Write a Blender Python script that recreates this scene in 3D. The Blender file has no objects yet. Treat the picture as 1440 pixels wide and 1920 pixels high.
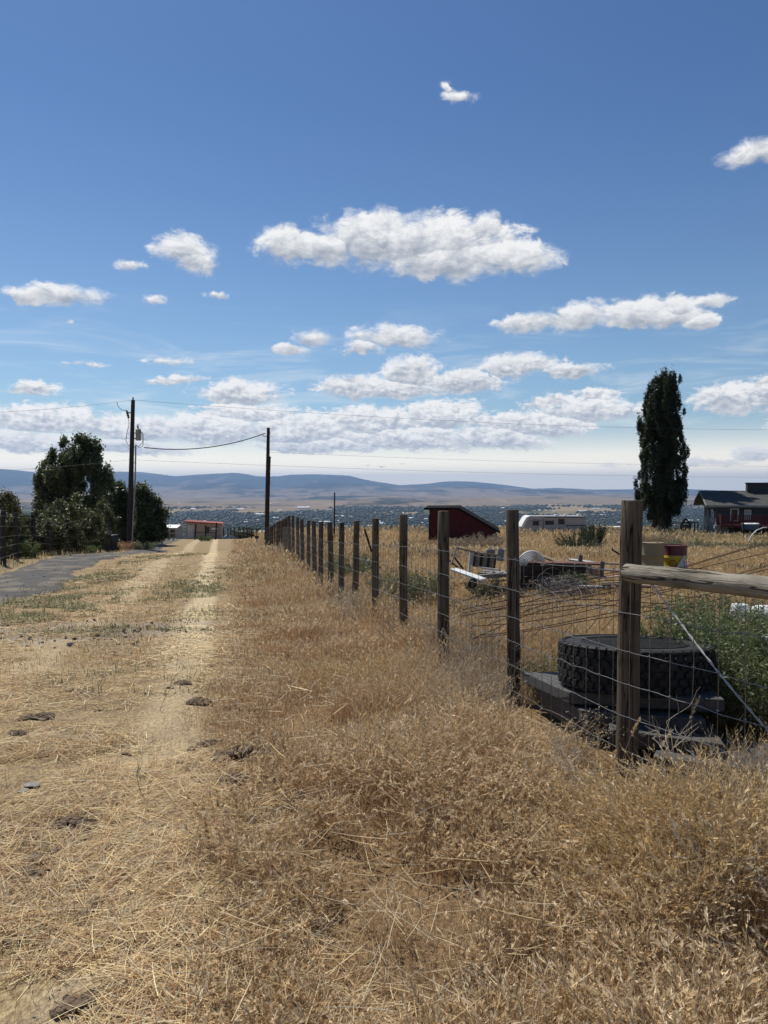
import bpy, math, random
import numpy as np
from mathutils import Vector, Matrix

random.seed(7)
rng = np.random.default_rng(11)
C = bpy.context.scene.collection
scene = bpy.context.scene
R = math.radians

# ------------------------------------------------------------------ camera geometry
F = 1386.0                      # focal length in photo pixels
PITCH = math.atan(45.0 / F)     # horizon sits 45 px above the middle
CAMZ = 1.70
HOR = 915.0
SLOPE = 0.205                   # the fence, road and ruts all run in direction (-SLOPE, 1)


def ray(px, py):
    u, v = (px - 720) / F, (960 - py) / F
    cp, sp = math.cos(PITCH), math.sin(PITCH)
    return Vector((u, cp + v * sp, -sp + v * cp))


def W(px, py, y):
    """the point at forward distance y seen at a photo pixel"""
    d = ray(px, py)
    return Vector((0, 0, CAMZ)) + d * (y / d.y)


# ------------------------------------------------------------------ numpy noise
def _hash(ix, iy, seed):
    n = (ix * 374761393 + iy * 668265263 + seed * 974711) & 0x7FFFFFFF
    n = ((n ^ (n >> 13)) * 1274126177) & 0x7FFFFFFF
    return ((n ^ (n >> 16)) & 0xFFFF) / 65535.0


def vnoise(x, y, seed=0):
    x, y = np.asarray(x, float), np.asarray(y, float)
    ix, iy = np.floor(x).astype(np.int64), np.floor(y).astype(np.int64)
    fx, fy = x - ix, y - iy
    fx, fy = fx * fx * (3 - 2 * fx), fy * fy * (3 - 2 * fy)
    a, b = _hash(ix, iy, seed), _hash(ix + 1, iy, seed)
    c, d = _hash(ix, iy + 1, seed), _hash(ix + 1, iy + 1, seed)
    return (a * (1 - fx) + b * fx) * (1 - fy) + (c * (1 - fx) + d * fx) * fy


def fbm(x, y, seed=0, octs=4):
    t, a, s = 0, 0.5, 0
    for k in range(octs):
        t = t + a * vnoise(np.asarray(x) * 2 ** k, np.asarray(y) * 2 ** k, seed + k)
        s += a
        a *= 0.5
    return t / s


def sstep(a, b, x):
    t = np.clip((np.asarray(x, float) - a) / (b - a), 0, 1)
    return t * t * (3 - 2 * t)


# ------------------------------------------------------------------ terrain
_near = [(-200, .2), (-5, .12), (0, .08), (4.4, 0), (6.16, -.107), (7.92, -.177), (9.68, -.277), (11.44, -.399), (13.2, -.51),
         (14.96, -.62), (16.7, -.70), (18.5, -.77), (20.2, -.834), (22, -.888), (23.8, -.93), (25.5, -.94), (27.3, -.96),
         (29, -1.04), (30.8, -1.15), (32.6, -1.28), (34.3, -1.43), (36, -1.53), (37.8, -1.67), (39.6, -1.83), (41.4, -2.0),
         (43, -2.14), (45, -2.29), (46.6, -2.44)]
_right = _near + [(55, -2.62), (70, -2.95), (85, -3.2), (95, -3.7), (110, -5), (130, -8), (200, -22), (600, -80), (2200, -150), (90000, -150)]
_left = _near + [(55, -2.55), (70, -3.3), (85, -4.2), (100, -5.2), (120, -7.5), (160, -13), (600, -80), (2200, -150), (90000, -150)]
_ty = np.concatenate([np.arange(-60, 200, .25), np.geomspace(200, 90000, 400)])


def _table(k):
    k = np.array(k)
    z = np.interp(_ty, k[:, 0], k[:, 1])
    n = 1040
    zz = z[:n].copy()
    ker = np.hanning(13)
    ker /= ker.sum()
    zz[8:-8] = np.convolve(z[:n], ker, 'same')[8:-8]
    z[:n] = zz
    return z


_TR, _TL = _table(_right), _table(_left)


def gz(x, y):
    x, y = np.asarray(x, float), np.asarray(y, float)
    r = np.interp(y, _ty, _TR)
    l = np.interp(y, _ty, _TL)
    q = x / np.maximum(y, 5)
    w = sstep(-.13, -.20, q) if False else 1 - sstep(-.20, -.13, q)
    z = r * (1 - w) + l * w
    near = 1 - sstep(25, 60, np.abs(y))
    return z + near * ((fbm(x * 1.3, y * 1.3, 3, 3) - .5) * .10 + (vnoise(x * 5, y * 5, 9) - .5) * .02)


def G(x, y):
    return float(gz(x, y))


def sof(x, y):
    return x + SLOPE * (y - 4.4)


# ------------------------------------------------------------------ node helpers
class NT:
    def __init__(s, tree):
        s.t = tree
        s.n, s.l = tree.nodes, tree.links

    def add(s, typ, **kw):
        n = s.n.new(typ)
        for k, v in kw.items():
            setattr(n, k, v)
        return n

    def put(s, sock, v):
        if hasattr(v, 'is_output'):
            s.l.new(v, sock)
        elif isinstance(v, (tuple, list)) and sock.type == 'RGBA' and len(v) == 3:
            sock.default_value = (*v, 1)
        else:
            sock.default_value = v

    def m(s, op, a, b=0.0, c=None, clamp=False):
        n = s.add('ShaderNodeMath', operation=op, use_clamp=clamp)
        s.put(n.inputs[0], a)
        s.put(n.inputs[1], b)
        if c is not None:
            s.put(n.inputs[2], c)
        return n.outputs[0]

    def vm(s, op, a, b=(0, 0, 0), out=0):
        n = s.add('ShaderNodeVectorMath', operation=op)
        s.put(n.inputs[0], a)
        s.put(n.inputs[1], b)
        return n.outputs[out]

    def noise(s, vec, scale, detail=4, rough=.55, dist=0.0, out=0):
        n = s.add('ShaderNodeTexNoise')
        s.put(n.inputs['Vector'], vec)
        n.inputs['Scale'].default_value = scale
        n.inputs['Detail'].default_value = detail
        n.inputs['Roughness'].default_value = rough
        n.inputs['Distortion'].default_value = dist
        return n.outputs[out]

    def mix(s, f, a, b, blend='MIX'):
        n = s.add('ShaderNodeMix', data_type='RGBA', blend_type=blend)
        s.put(n.inputs[0], f)
        s.put(n.inputs[6], a)
        s.put(n.inputs[7], b)
        return n.outputs[2]

    def mixf(s, f, a, b):
        n = s.add('ShaderNodeMix', data_type='FLOAT')
        s.put(n.inputs[0], f)
        s.put(n.inputs[2], a)
        s.put(n.inputs[3], b)
        return n.outputs[0]

    def step(s, v, lo, hi, a=0.0, b=1.0):
        n = s.add('ShaderNodeMapRange', interpolation_type='SMOOTHSTEP')
        s.put(n.inputs['Value'], v)
        s.put(n.inputs['From Min'], lo)
        s.put(n.inputs['From Max'], hi)
        s.put(n.inputs['To Min'], a)
        s.put(n.inputs['To Max'], b)
        return n.outputs[0]

    def ramp(s, v, stops):
        n = s.add('ShaderNodeValToRGB')
        s.put(n.inputs[0], v)
        e = n.color_ramp.elements
        while len(e) < len(stops):
            e.new(.5)
        for k, (p, c) in enumerate(stops):
            e[k].position = p
            e[k].color = (*c, 1)
        return n.outputs[0]

    def coord(s, which='Object', scale=(1, 1, 1)):
        o = s.add('ShaderNodeTexCoord').outputs[which]
        if scale != (1, 1, 1):
            o = s.vm('MULTIPLY', o, scale)
        return o

    def bump(s, h, strength, dist=.02):
        n = s.add('ShaderNodeBump')
        n.inputs['Strength'].default_value = strength
        n.inputs['Distance'].default_value = dist
        s.put(n.inputs['Height'], h)
        return n.outputs[0]


def new_mat(name):
    m = bpy.data.materials.new(name)
    m.use_nodes = True
    t = NT(m.node_tree)
    b = m.node_tree.nodes['Principled BSDF']
    return m, t, b


def mat(name, c1, c2=None, rough=.7, scale=8, stretch=(1, 1, 1), metal=0, bump=.0, bscale=None, spec=.3, detail=5, lo=.35, hi=.65, dirt=None):
    """two tones broken up by stretched noise, a little bump"""
    m, t, b = new_mat(name)
    c2 = c2 or tuple(x * .75 for x in c1)
    co = t.coord('Object', stretch)
    n = t.noise(co, scale, detail, .6)
    col = t.ramp(n, [(lo, c1), (hi, c2)])
    if dirt:
        d = t.noise(t.coord('Object'), dirt[1], 6, .65)
        col = t.mix(t.step(d, .52, .7, 0, dirt[2] if len(dirt) > 2 else .8), col, dirt[0])
    t.put(b.inputs['Base Color'], col)
    t.put(b.inputs['Roughness'], t.mixf(n, rough * .85, min(1, rough * 1.15)))
    b.inputs['Metallic'].default_value = metal
    b.inputs['Specular IOR Level'].default_value = spec
    if bump:
        h = t.noise(co, bscale or scale * 2.5, 5, .65)
        t.put(b.inputs['Normal'], t.bump(h, bump))
    return m


def leaf_mat(name, trans=.35, rough=.6, spec=.25):
    """leaf or grass: colour from the blade itself, some light passes through"""
    m, t, b = new_mat(name)
    a = t.add('ShaderNodeAttribute', attribute_name='Col').outputs['Color']
    t.put(b.inputs['Base Color'], a)
    b.inputs['Roughness'].default_value = rough
    b.inputs['Specular IOR Level'].default_value = spec
    tr = t.add('ShaderNodeBsdfTranslucent')
    t.put(tr.inputs['Color'], a)
    mx = t.add('ShaderNodeMixShader')
    mx.inputs[0].default_value = trans
    t.l.new(b.outputs[0], mx.inputs[1])
    t.l.new(tr.outputs[0], mx.inputs[2])
    t.l.new(mx.outputs[0], m.node_tree.nodes['Material Output'].inputs['Surface'])
    return m


# ------------------------------------------------------------------ object helpers
def tag(o, label=None, cat=None, group=None, kind=None):
    if label: o['label'] = label
    if cat: o['category'] = cat
    if group: o['group'] = group
    if kind: o['kind'] = kind
    return o


def thing(name, label, cat, loc=(0, 0, 0), rotz=0, group=None):
    o = bpy.data.objects.new(name, None)
    C.objects.link(o)
    o.empty_display_size = .2
    o.location = loc
    o.rotation_euler = (0, 0, rotz)
    return tag(o, label, cat, group)


def link(name, me, m, parent=None):
    o = bpy.data.objects.new(name, me)
    C.objects.link(o)
    for mm in (m if isinstance(m, (list, tuple)) else [m]):
        me.materials.append(mm)
    if parent is not None:
        o.parent = parent
    return o


class MB:
    def __init__(s, off=(0, 0, 0)):
        s.v, s.f, s.mi, s.off = [], [], [], Vector(off)

    def add(s, vs, fs, mi=0):
        k = len(s.v)
        s.v += [tuple(Vector(p) - s.off) for p in vs]
        s.f += [tuple(k + i for i in f) for f in fs]
        s.mi += [mi] * len(fs)
        return s

    def box(s, c, size, rot=None, mi=0):
        hx, hy, hz = (d / 2 for d in size)
        P = [Vector((x, y, z)) for x in (-hx, hx) for y in (-hy, hy) for z in (-hz, hz)]
        if rot is not None:
            P = [rot @ p for p in P]
        P = [p + Vector(c) for p in P]
        return s.add(P, [(0, 1, 3, 2), (4, 6, 7, 5), (0, 4, 5, 1), (2, 3, 7, 6), (0, 2, 6, 4), (1, 5, 7, 3)], mi)

    def prism(s, poly, ext, mi=0):
        """a polygon of 3-D points pushed along a vector"""
        n = len(poly)
        P = [Vector(p) for p in poly]
        Q = [p + Vector(ext) for p in P]
        fs = [tuple(range(n - 1, -1, -1)), tuple(range(n, 2 * n))]
        fs += [(i, (i + 1) % n, n + (i + 1) % n, n + i) for i in range(n)]
        return s.add(P + Q, fs, mi)

    def tube(s, pts, rad, n=6, caps=True, mi=0, wob=0):
        pts = [Vector(p) for p in pts]
        k = len(pts)
        if not hasattr(rad, '__len__'):
            rad = [rad] * k
        vs, up0 = [], None
        for i, p in enumerate(pts):
            d = (pts[min(i + 1, k - 1)] - pts[max(i - 1, 0)])
            d = d.normalized() if d.length > 1e-9 else Vector((0, 0, 1))
            if up0 is None:
                up0 = d.orthogonal().normalized()
            a = (up0 - d * up0.dot(d))
            a = a.normalized() if a.length > 1e-6 else d.orthogonal().normalized()
            up0 = a
            b = d.cross(a)
            for j in range(n):
                t = 2 * math.pi * j / n
                r = rad[i] * (1 + (random.uniform(-wob, wob) if wob else 0))
                vs.append(p + (a * math.cos(t) + b * math.sin(t)) * r)
        fs = [(i * n + j, i * n + (j + 1) % n, (i + 1) * n + (j + 1) % n, (i + 1) * n + j) for i in range(k - 1) for j in range(n)]
        if caps:
            fs += [tuple(range(n - 1, -1, -1)), tuple((k - 1) * n + j for j in range(n))]
        return s.add(vs, fs, mi)

    def lathe(s, prof, n=32, c=(0, 0, 0), rot=None, mi=0, closed=False):
        vs = []
        for r, z in prof:
            for j in range(n):
                t = 2 * math.pi * j / n
                p = Vector((r * math.cos(t), r * math.sin(t), z))
                vs.append((rot @ p if rot is not None else p) + Vector(c))
        k = len(prof)
        fs = [(i * n + j, i * n + (j + 1) % n, (i + 1) * n + (j + 1) % n, (i + 1) * n + j) for i in range(k - 1) for j in range(n)]
        if closed:
            i = k - 1
            fs += [(i * n + j, i * n + (j + 1) % n, (j + 1) % n, j) for j in range(n)]
        else:
            fs += [tuple(range(n - 1, -1, -1)), tuple((k - 1) * n + j for j in range(n))]
        return s.add(vs, fs, mi)

    def build(s, name, m, parent=None, smooth=False, bevel=0.0, segs=2):
        me = bpy.data.meshes.new(name)
        me.from_pydata(s.v, [], s.f)
        if any(s.mi):
            me.polygons.foreach_set('material_index', s.mi)
        if smooth:
            me.polygons.foreach_set('use_smooth', [True] * len(me.polygons))
        me.update()
        o = link(name, me, m, parent)
        if bevel:
            b = o.modifiers.new('edge', 'BEVEL')
            b.width = bevel
            b.segments = segs
            b.limit_method = 'ANGLE'
            b.angle_limit = R(40)
        if smooth and hasattr(me, 'set_sharp_from_angle'):
            me.set_sharp_from_angle(angle=R(45))
        return o


def np_mesh(name, verts, quads, cols, m, parent=None):
    """a big mesh of quads from arrays, one colour per vertex"""
    me = bpy.data.meshes.new(name)
    nv, nf = len(verts), len(quads)
    me.vertices.add(nv)
    me.vertices.foreach_set('co', np.ascontiguousarray(verts, dtype=np.float32).ravel())
    me.loops.add(nf * 4)
    me.loops.foreach_set('vertex_index', np.ascontiguousarray(quads, dtype=np.int32).ravel())
    me.polygons.add(nf)
    me.polygons.foreach_set('loop_start', np.arange(0, nf * 4, 4, dtype=np.int32))
    if cols is not None:
        a = me.color_attributes.new('Col', 'FLOAT_COLOR', 'POINT')
        rgba = np.ones((nv, 4), dtype=np.float32)
        rgba[:, :3] = cols
        a.data.foreach_set('color', rgba.ravel())
    me.update(calc_edges=True)
    return link(name, me, m, parent)


class Batch:
    """collects ribbons and quads"""
    def __init__(s):
        s.v, s.f, s.c, s.n = [], [], [], 0

    def ribbons(s, cen, side, width, col):
        # cen (N,S+1,3) side (N,3) or (N,S+1,3) width (N,S+1) col (N,3) or (N,S+1,3)
        N, S1 = cen.shape[:2]
        if side.ndim == 2:
            side = side[:, None, :]
        if col.ndim == 2:
            col = np.repeat(col[:, None, :], S1, 1)
        a = cen - side * width[..., None] * .5
        b = cen + side * width[..., None] * .5
        v = np.stack([a, b], 2).reshape(-1, 3)
        c = np.repeat(col[:, :, None, :], 2, 2).reshape(-1, 3)
        base = (np.arange(N) * S1 * 2)[:, None] + (np.arange(S1 - 1) * 2)[None, :]
        q = np.stack([base, base + 1, base + 3, base + 2], -1).reshape(-1, 4)
        s.v.append(v); s.c.append(c); s.f.append(q + s.n); s.n += len(v)

    def diamonds(s, cen, along, side, L, Wd, col):
        # lens-shaped leaf: four corners
        a = cen - along * (L[:, None] * .5)
        b = cen + along * (L[:, None] * .5)
        p = cen + side * (Wd[:, None] * .5) - along * (L[:, None] * .08)
        q = cen - side * (Wd[:, None] * .5) - along * (L[:, None] * .08)
        v = np.stack([a, p, b, q], 1).reshape(-1, 3)
        c = np.repeat(col[:, None, :], 4, 1).reshape(-1, 3)
        k = (np.arange(len(cen)) * 4)[:, None] + np.arange(4)[None, :]
        s.v.append(v); s.c.append(c); s.f.append(k + s.n); s.n += len(v)

    def build(s, name, m, parent=None, off=None):
        v = np.concatenate(s.v)
        if off is not None:
            v = v - np.array(off)[None, :]
        return np_mesh(name, v, np.concatenate(s.f), np.concatenate(s.c), m, parent)


def unit(n):
    v = rng.normal(size=(n, 3))
    return v / np.linalg.norm(v, axis=1, keepdims=True)


def perp(d):
    r = unit(len(d))
    v = np.cross(d, r)
    return v / np.maximum(np.linalg.norm(v, axis=1, keepdims=True), 1e-6)


def blend(cols, n, jitter=.12):
    """n colours picked from a list and jittered"""
    cols = np.array(cols)
    a = cols[rng.integers(0, len(cols), n)]
    b = cols[rng.integers(0, len(cols), n)]
    t = rng.random((n, 1))
    return np.clip((a * t + b * (1 - t)) * (1 + rng.normal(0, jitter, (n, 1))), .003, 1)


# ================================================================== materials
M = {}
M['post'] = mat('weathered_post_wood', (.125, .095, .066), (.052, .038, .027), .85, 3.0, (14, 14, 1.1), bump=.7, bscale=5, spec=.15, lo=.3, hi=.7, dirt=((.16, .14, .11), 3, .5))
M['rail'] = mat('silvery_rail_wood', (.33, .30, .24), (.15, .125, .09), .85, 3.0, (1.2, 3, 16), bump=.8, bscale=5, spec=.15, lo=.3, hi=.7, dirt=((.24, .25, .17), 4, .6))


def cracked_wood(name, c1, c2, stretch, crack):
    m, t, b = new_mat(name)
    co = t.coord('Object', stretch)
    n = t.noise(co, 3.0, 6, .62)
    col = t.ramp(n, [(.30, c2), (.5, tuple((x + y) / 2 for x, y in zip(c1, c2))), (.7, c1)])
    blot = t.noise(t.coord('Object'), 3.5, 5, .6)
    col = t.mix(t.step(blot, .48, .68, 0, .55), col, tuple(c * .55 for c in c2))
    k = t.noise(t.vm('MULTIPLY', co, (1.0, 1.0, 1.0)), 1.35, 3, .5)
    ck = t.step(t.m('ABSOLUTE', t.m('SUBTRACT', k, .5)), .022, .006)
    col = t.mix(t.m('MULTIPLY', ck, .9), col, crack)
    t.put(b.inputs['Base Color'], col)
    b.inputs['Roughness'].default_value = .85
    b.inputs['Specular IOR Level'].default_value = .12
    h = t.m('SUBTRACT', t.noise(co, 7, 5, .65), t.m('MULTIPLY', ck, 1.2))
    t.put(b.inputs['Normal'], t.bump(h, .8, .012))
    return m


M['post'] = cracked_wood('weathered_post_wood', (.175, .138, .098), (.075, .057, .042), (15, 15, .8), (.014, .010, .007))
M['rail'] = cracked_wood('silvery_rail_wood', (.34, .31, .255), (.17, .145, .11), (.8, 13, 13), (.025, .02, .015))
M['netting'] = mat('grey_netting_wire', (.20, .20, .20), (.13, .13, .13), .7, 20)
M['wire'] = mat('galvanised_wire', (.27, .26, .24), (.17, .16, .145), .45, 30, metal=.7, spec=.5)
M['rust'] = mat('rusty_wire', (.13, .075, .045), (.07, .04, .028), .85, 20)
M['tyre'] = mat('tyre_rubber', (.022, .0215, .021), (.013, .013, .013), .7, 25, bump=.2, spec=.25, dirt=((.055, .048, .04), 7, .55))
M['slab'] = mat('black_plastic_slab', (.080, .077, .072), (.045, .043, .041), .7, 40, bump=.35, bscale=120, spec=.45, dirt=((.10, .09, .075), 6, .6))
M['cream'] = mat('cream_paint', (.25, .195, .105), (.21, .165, .09), .5, 3, dirt=((.26, .18, .09), 7, .5))
M['drumred'] = mat('red_drum_paint', (.085, .007, .010), (.06, .006, .009), .5, 4, dirt=((.12, .03, .02), 9, .5))
M['drumyellow'] = mat('yellow_drum_paint', (.50, .36, .03), (.42, .30, .025), .5, 4, dirt=((.22, .14, .04), 9, .4))
M['emblem'] = mat('dark_red_print', (.28, .06, .02), (.22, .05, .02), .6, 10)
M['pale'] = mat('pale_weathered_sheet', (.52, .52, .50), (.40, .40, .38), .7, 6, dirt=((.25, .22, .17), 6, .6))
M['white'] = mat('white_plastic', (.74, .74, .72), (.62, .62, .59), .45, 5, spec=.4, dirt=((.42, .38, .30), 7, .5))
M['oldwood'] = mat('grey_old_boards', (.23, .20, .16), (.11, .09, .07), .9, 3, (2, 14, 14), bump=.4)
M['darkwood'] = mat('dark_stained_boards', (.050, .030, .024), (.026, .017, .014), .85, 3, (2, 2, 14), bump=.4)
M['redwood'] = mat('faded_reddish_board', (.17, .08, .06), (.09, .05, .04), .85, 3, (2, 12, 12), bump=.3)
M['pinkwood'] = mat('pinkish_board', (.48, .33, .27), (.36, .25, .2), .85, 4, (3, 8, 8), bump=.3)
M['concrete'] = mat('grey_concrete', (.25, .245, .235), (.17, .165, .155), .9, 12, bump=.3)
M['darkmetal'] = mat('dark_metal', (.04, .04, .042), (.022, .022, .024), .55, 12, metal=.3)
M['greymetal'] = mat('grey_equipment_paint', (.32, .33, .33), (.25, .26, .26), .5, 8, metal=.2)
M['pole'] = mat('creosote_pole', (.055, .042, .034), (.026, .02, .017), .9, 2.5, (10, 10, .6), bump=.4)
M['cable'] = mat('line_cable', (.09, .09, .095), (.07, .07, .073), .6, 10)
M['redshed'] = mat('red_board_siding', (.088, .014, .016), (.058, .010, .012), .85, 3, (9, 9, .8), bump=.3, dirt=((.09, .05, .045), 2, .5))
M['darkroof'] = mat('dark_shingles', (.018, .017, .016), (.011, .011, .011), .95, 9, (1, 1, 4), bump=.3, spec=.03)
M['tanwall'] = mat('tan_shed_wall', (.40, .31, .245), (.33, .255, .20), .85, 2, dirt=((.25, .19, .14), 2, .5))
M['redroof'] = mat('red_metal_roof', (.38, .10, .07), (.30, .075, .055), .6, 3)
M['whiteroof'] = mat('white_metal_roof', (.70, .71, .72), (.60, .61, .62), .5, 2)
M['greywall'] = mat('grey_shed_wall', (.28, .28, .275), (.22, .22, .215), .8, 3)
M['housewall'] = mat('slate_blue_siding', (.055, .062, .075), (.042, .048, .058), .8, 3, (1, 1, 12), bump=.2)
M['gablewall'] = mat('weathered_grey_siding', (.26, .26, .255), (.18, .18, .175), .85, 2.5, (1, 1, 6), bump=.2)
M['houseroof'] = mat('charcoal_roof', (.070, .071, .066), (.045, .046, .043), .9, 5, (1, 1, 6), bump=.3)
M['chimney'] = mat('dark_chimney', (.04, .042, .05), (.03, .031, .037), .9, 8)
M['trim'] = mat('white_trim', (.66, .66, .64), (.55, .55, .53), .6, 5)
M['deck'] = mat('red_deck_wood', (.085, .018, .017), (.055, .012, .012), .75, 5, (2, 2, 6))
M['stair'] = mat('bright_red_rail', (.20, .038, .032), (.15, .028, .025), .7, 5)
M['pool'] = mat('pool_blue', (.035, .09, .17), (.03, .07, .13), .4, 5)
M['timber'] = mat('play_timber', (.075, .055, .042), (.05, .038, .03), .85, 5)
M['rvwall'] = mat('trailer_skin', (.38, .37, .355), (.33, .32, .31), .45, 2, spec=.5)
M['rvdark'] = mat('trailer_graphics', (.11, .11, .115), (.08, .08, .085), .5, 4)
M['soil'] = mat('dark_clod_soil', (.19, .135, .085), (.095, .064, .04), .95, 12, bump=.8, bscale=40)
M['rockm'] = mat('pale_rock', (.27, .25, .215), (.19, .175, .15), .9, 12, bump=.5)
M['bin'] = mat('navy_bin_plastic', (.022, .026, .036), (.016, .019, .026), .5, 6)
M['bark'] = mat('grey_bark', (.13, .105, .08), (.07, .055, .042), .9, 4, (6, 6, 1), bump=.6)
M['deadstem'] = mat('bleached_dead_stem', (.46, .40, .32), (.33, .28, .21), .8, 20)
M['greystem'] = mat('grey_dead_stem', (.27, .235, .18), (.18, .15, .11), .85, 20)
M['leaf'] = leaf_mat('leaf_surface', .36, .5, .3)
M['grass'] = leaf_mat('dry_grass_surface', .34, .65, .2)


def glass_mat():
    m, t, b = new_mat('dark_window_glass')
    b.inputs['Base Color'].default_value = (.03, .035, .042, 1)
    b.inputs['Roughness'].default_value = .08
    b.inputs['Specular IOR Level'].default_value = .3
    return m


M['glass'] = glass_mat()


# ================================================================== ground
def ground_mat():
    m, t, b = new_mat('dry_ground')
    P = t.add('ShaderNodeNewGeometry').outputs['Position']
    sx = t.add('ShaderNodeSeparateXYZ')
    t.put(sx.inputs[0], P)
    x, y = sx.outputs[0], sx.outputs[1]
    s = t.m('ADD', x, t.m('MULTIPLY', t.m('SUBTRACT', y, 4.4), SLOPE))
    big = t.noise(P, .8, 4, .6)
    mid = t.noise(P, 5, 5, .65)
    fine = t.noise(t.vm('MULTIPLY', P, (1, .55, 1)), 55, 4, .7)
    straw = t.ramp(fine, [(.30, (.095, .066, .036)), (.48, (.26, .19, .10)), (.68, (.46, .36, .20))])
    dirt = t.ramp(fine, [(.3, (.12, .082, .052)), (.7, (.29, .215, .14))])
    col = t.mix(t.step(mid, .46, .62, 0, .75), straw, dirt)
    # brown litter under the standing grass by the fence and in the field
    sw = t.m('ADD', s, t.m('MULTIPLY', t.m('SUBTRACT', big, .5), 1.2))
    litter = t.ramp(fine, [(.3, (.10, .062, .032)), (.7, (.30, .20, .10))])
    col = t.mix(t.step(sw, -1.3, -.6), col, litter)
    # worn wheel ruts of bleached straw
    def rut(c0, w):
        cc = t.m('ADD', c0, t.m('MULTIPLY', t.m('SUBTRACT', y, 4.4), -.018))
        d = t.m('ABSOLUTE', t.m('SUBTRACT', t.m('ADD', s, t.m('MULTIPLY', t.m('SUBTRACT', big, .5), .5)), cc))
        return t.step(d, w, w * .35)
    rutc = t.ramp(fine, [(.3, (.36, .28, .17)), (.65, (.68, .56, .37))])
    col = t.mix(t.m('MULTIPLY', rut(-1.38, .34), t.step(y, 5, 12, .30, .68)), col, rutc)
    col = t.mix(t.m('MULTIPLY', rut(-3.1, .5), .42), col, rutc)
    # grey gravelly patch by the road
    px = t.m('DIVIDE', t.m('ADD', x, 4.6), 2.6)
    py = t.m('DIVIDE', t.m('SUBTRACT', y, 10.4), 1.5)
    pr = t.m('SQRT', t.m('ADD', t.m('MULTIPLY', px, px), t.m('MULTIPLY', py, py)))
    pr = t.m('ADD', pr, t.m('MULTIPLY', t.m('SUBTRACT', mid, .5), 3.4))
    grav = t.ramp(t.noise(P, 38, 3, .8), [(.35, (.12, .105, .085)), (.65, (.36, .33, .285))])
    col = t.mix(t.step(pr, 1.1, .3, 0, .65), col, grav)
    # green tinge of the lawn and weeds toward the house
    gx = t.step(x, 22, 32)
    col = t.mix(t.m('MULTIPLY', gx, t.step(y, 52, 66, 0, .6)), col, (.10, .115, .045))
    t.put(b.inputs['Base Color'], col)
    b.inputs['Roughness'].default_value = .95
    b.inputs['Specular IOR Level'].default_value = .1
    h = t.m('ADD', t.m('MULTIPLY', fine, .6), mid)
    t.put(b.inputs['Normal'], t.bump(h, .9, .03))
    return m


def valley_mat():
    m, t, b = new_mat('valley_farmland')
    P = t.add('ShaderNodeNewGeometry').outputs['Position']
    vor = t.add('ShaderNodeTexVoronoi')
    t.put(vor.inputs['Vector'], t.vm('MULTIPLY', P, (.0026, .0011, 0)))
    vor.inputs['Scale'].default_value = 1
    n = t.noise(t.vm('MULTIPLY', P, (1, .6, 1)), .0013, 6, .6)
    n2 = t.noise(P, .006, 5, .7)
    green = t.ramp(n2, [(.35, (.020, .032, .016)), (.65, (.070, .085, .040))])
    tan = t.mix(vor.outputs['Color'], (.30, .22, .13), (.16, .14, .07))
    sx = t.add('ShaderNodeSeparateXYZ')
    t.put(sx.inputs[0], P)
    far = t.step(sx.outputs[1], 3200, 7000, 0, .20)
    f = t.step(t.m('ADD', t.m('ADD', n, far), t.m('MULTIPLY', t.m('SUBTRACT', vor.outputs['Distance'], .5), .12)), .52, .60)
    t.put(b.inputs['Base Color'], t.mix(f, green, tan))
    b.inputs['Roughness'].default_value = 1
    b.inputs['Specular IOR Level'].default_value = 0
    return m


def polar_sheet(name, az, rad, zf, m):
    A, Rr = np.meshgrid(az, rad, indexing='ij')
    X, Y = Rr * np.sin(A), Rr * np.cos(A)
    Z = zf(X, Y, A, Rr)
    V = np.stack([X, Y, Z], -1).reshape(-1, 3)
    na, nr = len(az), len(rad)
    i, j = np.meshgrid(np.arange(na - 1), np.arange(nr - 1), indexing='ij')
    k = i * nr + j
    q = np.stack([k, k + 1, k + nr + 1, k + nr], -1).reshape(-1, 4)
    return V, q


az = np.concatenate([np.linspace(-math.pi, -.75, 40), np.linspace(-.75, .75, 300)[1:-1], np.linspace(.75, math.pi, 40)])
rad = np.concatenate([[0.02], np.geomspace(.5, 29000, 330)])
V, q = polar_sheet('ground', az, rad, lambda X, Y, A, Rr: gz(X, np.where(Y > 0, Y, Y * .2)), None)
ground = np_mesh('ground', V, q, None, [ground_mat(), valley_mat()])
ring = V.reshape(len(az), len(rad), 3)
rq = np.repeat(np.tile(rad[:-1], len(az) - 1) > 380, 1)
ground.data.polygons.foreach_set('material_index', rq.astype(np.int32))
ground.data.polygons.foreach_set('use_smooth', np.ones(len(q), dtype=bool))
tag(ground, kind='structure')


# ------------------------------------------------------------------ gravel road
def road_mat():
    m, t, b = new_mat('grey_gravel_road')
    P = t.add('ShaderNodeNewGeometry').outputs['Position']
    f = t.noise(P, 30, 4, .8)
    g = t.noise(P, 1.1, 4, .6)
    col = t.ramp(f, [(.33, (.022, .021, .019)), (.5, (.058, .054, .048)), (.7, (.155, .147, .132))])
    col = t.mix(t.step(g, .46, .66, 0, .6), col, (.24, .195, .13))
    t.put(b.inputs['Base Color'], col)
    b.inputs['Roughness'].default_value = .95
    t.put(b.inputs['Normal'], t.bump(f, .8, .03))
    return m


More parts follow.
